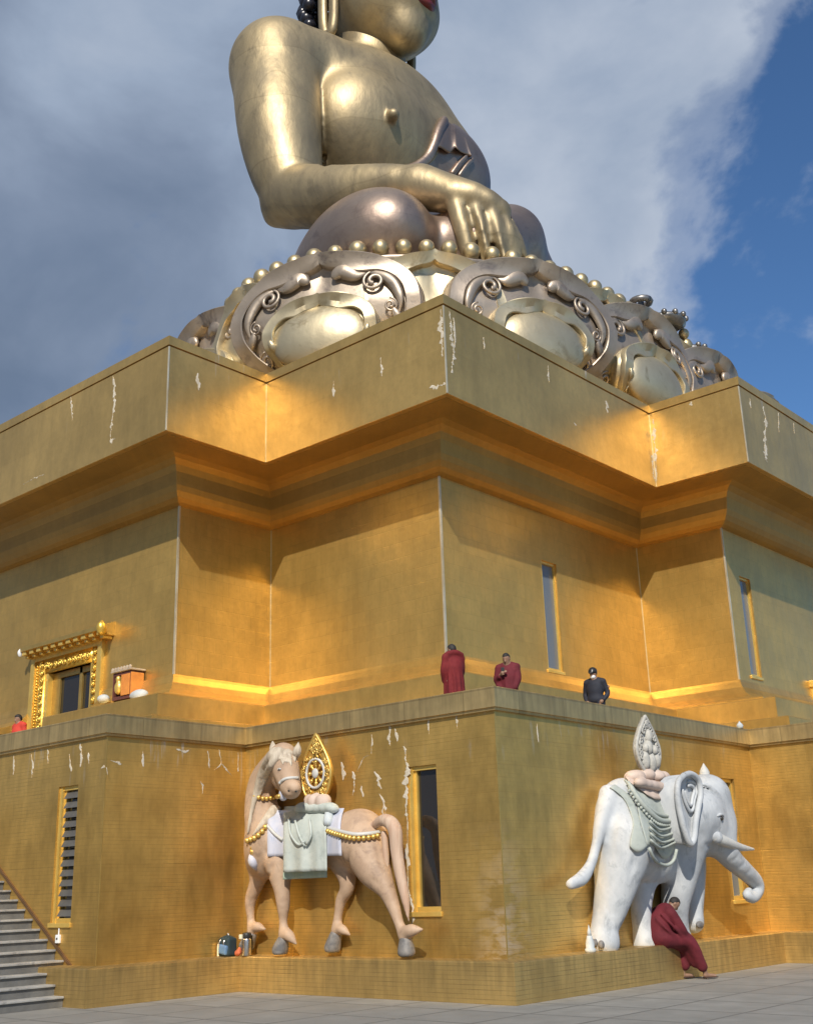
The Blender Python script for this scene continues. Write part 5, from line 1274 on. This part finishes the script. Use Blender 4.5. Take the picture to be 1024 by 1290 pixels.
# ------------------------------------------------------------------ people
M_SKIN = mottled('skin', (.27, .155, .10), (.22, .125, .08), 6, .55, bump=.05)
M_SHAIR = mottled('short_black_hair', (.012, .010, .009), (.02, .017, .015), 20, .7, bump=.3, bscale=60)
M_MAROON = mottled('maroon_robe', (.125, .008, .016), (.085, .006, .012), 5, .85, bump=.3, bscale=14)
M_CRIM = mottled('crimson_robe', (.17, .009, .012), (.12, .007, .010), 5, .85, bump=.3, bscale=14)
M_REDJ = mottled('orange_red_jacket', (.56, .05, .025), (.45, .035, .02), 5, .8)
M_NAVY = mottled('navy_uniform', (.014, .017, .030), (.010, .012, .022), 5, .75, bump=.2)
M_MASK = mottled('white_mask', (.72, .73, .74), (.66, .67, .68), 5, .8)
M_SANDAL = mottled('brown_sandal', (.05, .025, .018), (.04, .02, .015), 5, .6)
def person(loc, yaw, label, group=None, size=.86):
    R = empty('person', loc, label, 'person', group); R.rotation_euler = (0, 0, yaw)
    Mx = Matrix.Translation(loc) @ Matrix.Rotation(yaw, 4, 'Z') @ Matrix.Scale(size, 4)
    def part(name, S, mat, parent=None, h=.013):
        me = S.mesh(name, h) if isinstance(S, Sculpt) else S
        me.transform(Mx); return link(name, me, mat, parent if parent is not None else R, True)
    return R, part
def hand(S, w, d, up_, r=.011, curl=.35, side=1):
    """palm with four fingers and a thumb; w wrist, d pointing direction, up_ back of the hand"""
    w = np.array(w, float); d = np.array(d, float) / np.linalg.norm(d); u = np.array(up_, float); u -= d * (u @ d); u /= np.linalg.norm(u); s = np.cross(d, u) * side
    S.ell(w + d * .05, (.045, .045, .045), k=.03)
    for i, L in enumerate((.075, .085, .08, .062)):
        b = w + d * .08 + s * (.028 - .019 * i); m = b + d * L * .5 - u * .012; e = m + d * L * .45 * (1 - curl) - u * L * curl
        S.limb([b, m, e], [r, r * .95, r * .75], k=.006, n=3)
    S.limb([w + d * .02 + s * .03, w + d * .055 + s * .055 - u * .01, w + d * .09 + s * .055 - u * .02], [r * 1.25, r * 1.1, r * .85], k=.012, n=3)
def head_on(S, c, pitch=0.0, yaw=0.0):
    """head with brow, nose, lips, chin and ears about centre c (front +x)"""
    Rm = rotm('Z', yaw) @ rotm('Y', pitch); p = lambda v: np.array(c) + Rm @ np.array(v)
    S.ell(p((0, 0, .02)), (.095, .076, .10), Rm, k=.02); S.ell(p((.02, 0, -.055)), (.068, .058, .065), Rm, k=.04)
    S.limb([p((.085, 0, .02)), p((.108, 0, -.02)), p((.090, 0, -.028))], [.010, .016, .012], k=.012)
    S.ell(p((.082, 0, -.058)), (.016, .026, .010), Rm, k=.008); S.ell(p((.07, 0, -.10)), (.024, .026, .022), Rm, k=.02)
    for s in (-1, 1):
        S.ell(p((.078, s * .032, .012)), (.014, .018, .010), Rm, k=.006, op='-'); S.ell(p((.07, s * .032, .012)), (.015, .016, .013), Rm, k=.004)
        S.ell(p((-.005, s * .078, -.005)), (.020, .010, .032), Rm, k=.01)
    return p, Rm
def hair_on(c, pitch, yaw, cut=.035, grow=.009):
    H = Sculpt(); Rm = rotm('Z', yaw) @ rotm('Y', pitch); p = lambda v: np.array(c) + Rm @ np.array(v)
    H.ell(p((-.004, 0, .024)), (.095 + grow, .076 + grow, .10 + grow), Rm, k=.02)
    H.block(p((.115, 0, -.06)), (.09, .2, .115), .01, Rm, k=.02, op='-'); H.block(p((0, 0, -.17)), (.2, .2, .11), .01, Rm, k=.02, op='-'); return H
def body_base(S, hd=(.0, 0, 1.60), pitch=0, yaw=0, arms=True):
    for s in (-1, 1): S.limb([(0, s * .09, .92), (.01, s * .10, .50), (-.02, s * .10, .10)], [.095, .065, .042], k=.03); S.limb([(-.04, s * .10, .04), (.16, s * .11, .03)], [.042, .032], k=.02)
    S.ell((0, 0, 1.0), (.12, .165, .14), k=.05); S.ell((0, 0, 1.28), (.125, .18, .22), k=.06)
    S.limb([(-.01, -.18, 1.42), (0, 0, 1.45), (-.01, .18, 1.42)], [.058, .07, .058], k=.05); S.cone((0, 0, 1.44), np.array(hd) - (.01, 0, .07), .058, .052, k=.03)
    return head_on(S, hd, pitch, yaw)
def standing_robe(folds=9, spread=.02, seed=1):
    Q = Sculpt(); rnd = random.Random(seed)
    Q.limb([(-.01, -.20, 1.405), (-.01, 0, 1.45), (-.01, .20, 1.405)], [.066, .08, .066], k=.05); Q.ell((0, 0, 1.22), (.16, .215, .26), k=.07)
    Q.limb([(0, 0, 1.15), (0, 0, .75), (0, 0, .22)], [.175, .19, .215], k=.08)
    for s in (-1, 1): Q.limb([(-.01, s * .19, 1.39), (.03, s * .225, 1.15), (.10, s * .16, .95)], [.065, .065, .06], k=.05)
    for i in range(folds):
        a = 2 * PI * i / folds + rnd.uniform(-.2, .2); b = a + rnd.uniform(-.5, .5)
        Q.limb([(.14 * math.cos(b), .20 * math.sin(b), 1.32), (.175 * math.cos(a), .19 * math.sin(a), .95), (.21 * math.cos(a), .21 * math.sin(a), .22)], [.018, .028, .028], k=.025)
    return Q
ZT = 4.15
look = lambda x, y, dx, dy: math.atan2(dy, dx)
camv = lambda x, y: math.atan2(CAM_C[1] - y, CAM_C[0] - x)
# monk seen from behind, head turned down to the left
x, y = -1.62, 1.04
R_, part = person((x, y, ZT), camv(x, y) - PI * .80, 'monk in a crimson robe at the corner of the terrace with his back half turned', 'people on the terrace')
S = Sculpt(); hc = (.03, 0, 1.565); body_base(S, hc, .35, .25); b_ = part('person_body', S, M_SKIN); part('hair', hair_on(hc, .35, .25), M_SHAIR, b_)
Q = standing_robe(10, seed=4); Q.limb([(-.06, -.17, 1.47), (-.09, 0, 1.50), (-.06, .17, 1.47)], [.05, .055, .05], k=.04); part('robe', Q, M_CRIM, b_, .016)
# monk looking down at a phone
x, y = -1.48, 2.42
R_, part = person((x, y, ZT - .02), camv(x, y) - .25, 'monk in a red robe on the terrace looking down at the phone in his hand', 'people on the terrace')
S = Sculpt(); hc = (.07, 0, 1.565); body_base(S, hc, .45, -.1)
S.limb([(-.01, -.20, 1.40), (.02, -.24, 1.15), (.21, -.10, 1.22)], [.055, .045, .032], k=.03); hand(S, (.22, -.09, 1.225), (.35, .55, .35), (.5, -.6, .3), side=1)
b_ = part('person_body', S, M_SKIN, None, .010); part('hair', hair_on(hc, .45, -.1), M_SHAIR, b_)
Q = standing_robe(9, seed=9); Q.limb([(-.01, -.19, 1.39), (.03, -.24, 1.15), (.16, -.14, 1.19)], [.075, .07, .06], k=.04); part('robe', Q, M_MAROON, b_, .016)
bm = bmesh.new(); box(bm, (.262, -.075, 1.245), (.274, -.005, 1.36), bevel=.004)
bm.transform(Matrix.Translation((x, y, ZT - .02)) @ Matrix.Rotation(camv(x, y) - .25, 4, 'Z') @ Matrix.Scale(.86, 4)); tag(mesh_obj('mobile_phone', bm, M_BLACK), 'small dark phone held by the monk on the terrace', 'phone')
# guard
x, y = -1.42, 5.20
R_, part = person((x, y, ZT), camv(x, y) - .35, 'guard in dark navy uniform with black cap and white face mask on the terrace', 'people on the terrace')
S = Sculpt(); hc = (.05, 0, 1.59); p_, Rm_ = body_base(S, hc, .35, -.15)
for s in (-1, 1):
    S.limb([(-.01, s * .20, 1.39), (-.06, s * .27, 1.14), (.06, s * .20, .97)], [.05, .042, .03], k=.03); hand(S, (.07, s * .19, .96), (.4, -s * .6, -.6), (.5, s * .4, .4), side=s)
b_ = part('person_body', S, M_SKIN, None, .010)
Q = Sculpt(); Q.limb([(-.01, -.19, 1.405), (-.01, 0, 1.44), (-.01, .19, 1.405)], [.075, .085, .075], k=.05); Q.ell((0, 0, 1.22), (.15, .20, .26), k=.06); Q.ell((0, 0, 1.0), (.155, .20, .14), k=.06)
for s in (-1, 1): Q.limb([(-.01, s * .20, 1.39), (-.06, s * .27, 1.14), (.05, s * .21, .98)], [.068, .058, .048], k=.03)
jk = part('jacket', Q, M_NAVY, b_, .013)
T = Sculpt(); T.ell((-.035, .312, 1.27), (.035, .022, .045), k=.01); part('shoulder_patch', T, M_SKIN, jk, .009)
Q = Sculpt()
for s in (-1, 1): Q.limb([(0, s * .09, .95), (.01, s * .10, .5), (-.02, s * .10, .07)], [.125, .09, .075], k=.03)
part('trousers', Q, M_NAVY, b_, .016)
H = hair_on(hc, .35, -.15, grow=.016); H.ell(p_((0, 0, .065)), (.115, .095, .085), Rm_, k=.03); H.limb([p_((.09, -.05, .055)), p_((.155, 0, .045)), p_((.09, .05, .055))], [.012, .014, .012], k=.03); part('cap', H, M_BLACK, b_, .010)
T = Sculpt(); T.ell(p_((.045, 0, -.058)), (.070, .066, .060), Rm_, k=.02); part('face_mask', T, M_MASK, b_, .010)
# person in orange red by the doorway
x, y = -13.2, -.43
R_, part = person((x, y, ZT), camv(x, y) - 1.0, 'dark haired person in an orange red jacket in front of the gilded doorway', 'people on the terrace')
S = Sculpt(); hc = (.04, 0, 1.57); body_base(S, hc, .25, 0)
for s in (-1, 1): S.limb([(-.01, s * .20, 1.39), (.0, s * .25, 1.12), (.12, s * .20, .95)], [.05, .042, .03], k=.03); hand(S, (.13, s * .2, .94), (.5, 0, -.7), (.6, s * .3, .4), side=s)
b_ = part('person_body', S, M_SKIN, None, .012); part('hair', hair_on(hc, .25, 0, grow=.016), M_SHAIR, b_)
Q = Sculpt(); Q.limb([(-.01, -.19, 1.405), (-.01, 0, 1.44), (-.01, .19, 1.405)], [.08, .09, .08], k=.05); Q.ell((0, 0, 1.15), (.175, .23, .32), k=.07)
for s in (-1, 1): Q.limb([(-.01, s * .20, 1.39), (0, s * .26, 1.12), (.1, s * .21, .97)], [.068, .058, .048], k=.03)
part('jacket', Q, M_REDJ, b_, .016)
Q = Sculpt()
for s in (-1, 1): Q.limb([(0, s * .09, .95), (.01, s * .10, .5), (-.02, s * .10, .07)], [.125, .09, .075], k=.03)
part('trousers', Q, M_NAVY, b_, .016)
# monk sitting on the ledge in front of the elephant, bent forward, one leg stretched to the paving
x, y = .34, 3.84
R_, part = person((x, y, .567), math.atan2(.80, .36), 'monk in a maroon robe sitting bent forward on the ledge below the elephant', None, .97)
S = Sculpt(); hc = (.30, -.02, .655)
S.ell((0, 0, .10), (.15, .17, .12), k=.05); S.limb([(-.02, 0, .14), (.03, 0, .36), (.17, 0, .52)], [.15, .16, .12], k=.06); S.cone((.18, 0, .52), (.27, -.01, .61), .06, .055, k=.03)
head_on(S, hc, .95, -.25)
S.limb([(.05, -.09, .09), (.44, -.16, .02), (.72, -.17, -.50)], [.095, .068, .04], k=.03); S.limb([(.70, -.17, -.525), (.88, -.19, -.535)], [.038, .030], k=.02)
for i in range(5): S.limb([(.87, -.225 + .017 * i, -.54), (.925 - .012 * abs(i - 3), -.23 + .018 * i, -.547)], [.013, .009], k=.008)
S.limb([(.05, .09, .09), (.40, .12, .06), (.46, .11, -.42)], [.095, .068, .04], k=.03); S.limb([(.44, .11, -.525), (.62, .10, -.535)], [.038, .03], k=.02); S.limb([(.46, .11, -.42), (.44, .11, -.52)], [.04, .038], k=.02)
for s in (-1, 1): S.limb([(.13, s * .18, .47), (.27, s * .20, .22), (.44, s * .10, .13)], [.05, .042, .03], k=.03); hand(S, (.45, s * .09, .125), (.8, -s * .3, -.4), (.3, 0, .9), side=s)
b_ = part('person_body', S, M_SKIN, None, .011); part('hair', hair_on(hc, .95, -.25, grow=.005), M_SHAIR, b_)
Q = Sculpt(); Q.ell((-.01, 0, .11), (.22, .235, .115), k=.06); Q.limb([(-.05, 0, .12), (.02, 0, .36), (.13, 0, .50)], [.20, .215, .17], k=.08)
Q.limb([(.06, -.18, .52), (.12, 0, .57), (.06, .18, .52)], [.09, .09, .09], k=.06)
for s in (-1, 1): Q.limb([(.11, s * .20, .48), (.26, s * .22, .24), (.40, s * .12, .15)], [.095, .085, .065], k=.05)
Q.limb([(.04, -.08, .09), (.44, -.15, .02), (.66, -.17, -.38)], [.15, .115, .09], k=.06); Q.limb([(.04, .09, .09), (.41, .11, .05), (.48, .08, -.36)], [.15, .115, .09], k=.06); Q.limb([(.2, 0, .07), (.46, -.03, -.06), (.58, -.07, -.33)], [.14, .12, .07], k=.06)
for i, (a, b, c) in enumerate((((-.16, -.12, .42), (-.05, -.24, .25), (.18, -.20, .08)), ((-.10, -.18, .50), (.06, -.27, .30), (.30, -.22, .08)), ((.30, -.22, .10), (.52, -.25, -.08), (.66, -.25, -.36)), ((.20, -.16, .16), (.45, -.20, .12), (.60, -.24, -.15)))): Q.limb([a, b, c], [.02, .026, .018], k=.04)
part('robe', Q, M_MAROON, b_, .014)
bm = bmesh.new(); box(bm, (.67, -.235, -.566), (.93, -.135, -.548), bevel=.006); me_ = bpy.data.meshes.new('sandal'); bm.to_mesh(me_); bm.free(); part('sandal', me_, M_SANDAL, b_)
bm = bmesh.new(); box(bm, (.41, .055, -.566), (.66, .15, -.548), bevel=.006); me_ = bpy.data.meshes.new('sandal'); bm.to_mesh(me_); bm.free(); part('sandal', me_, M_SANDAL, b_)
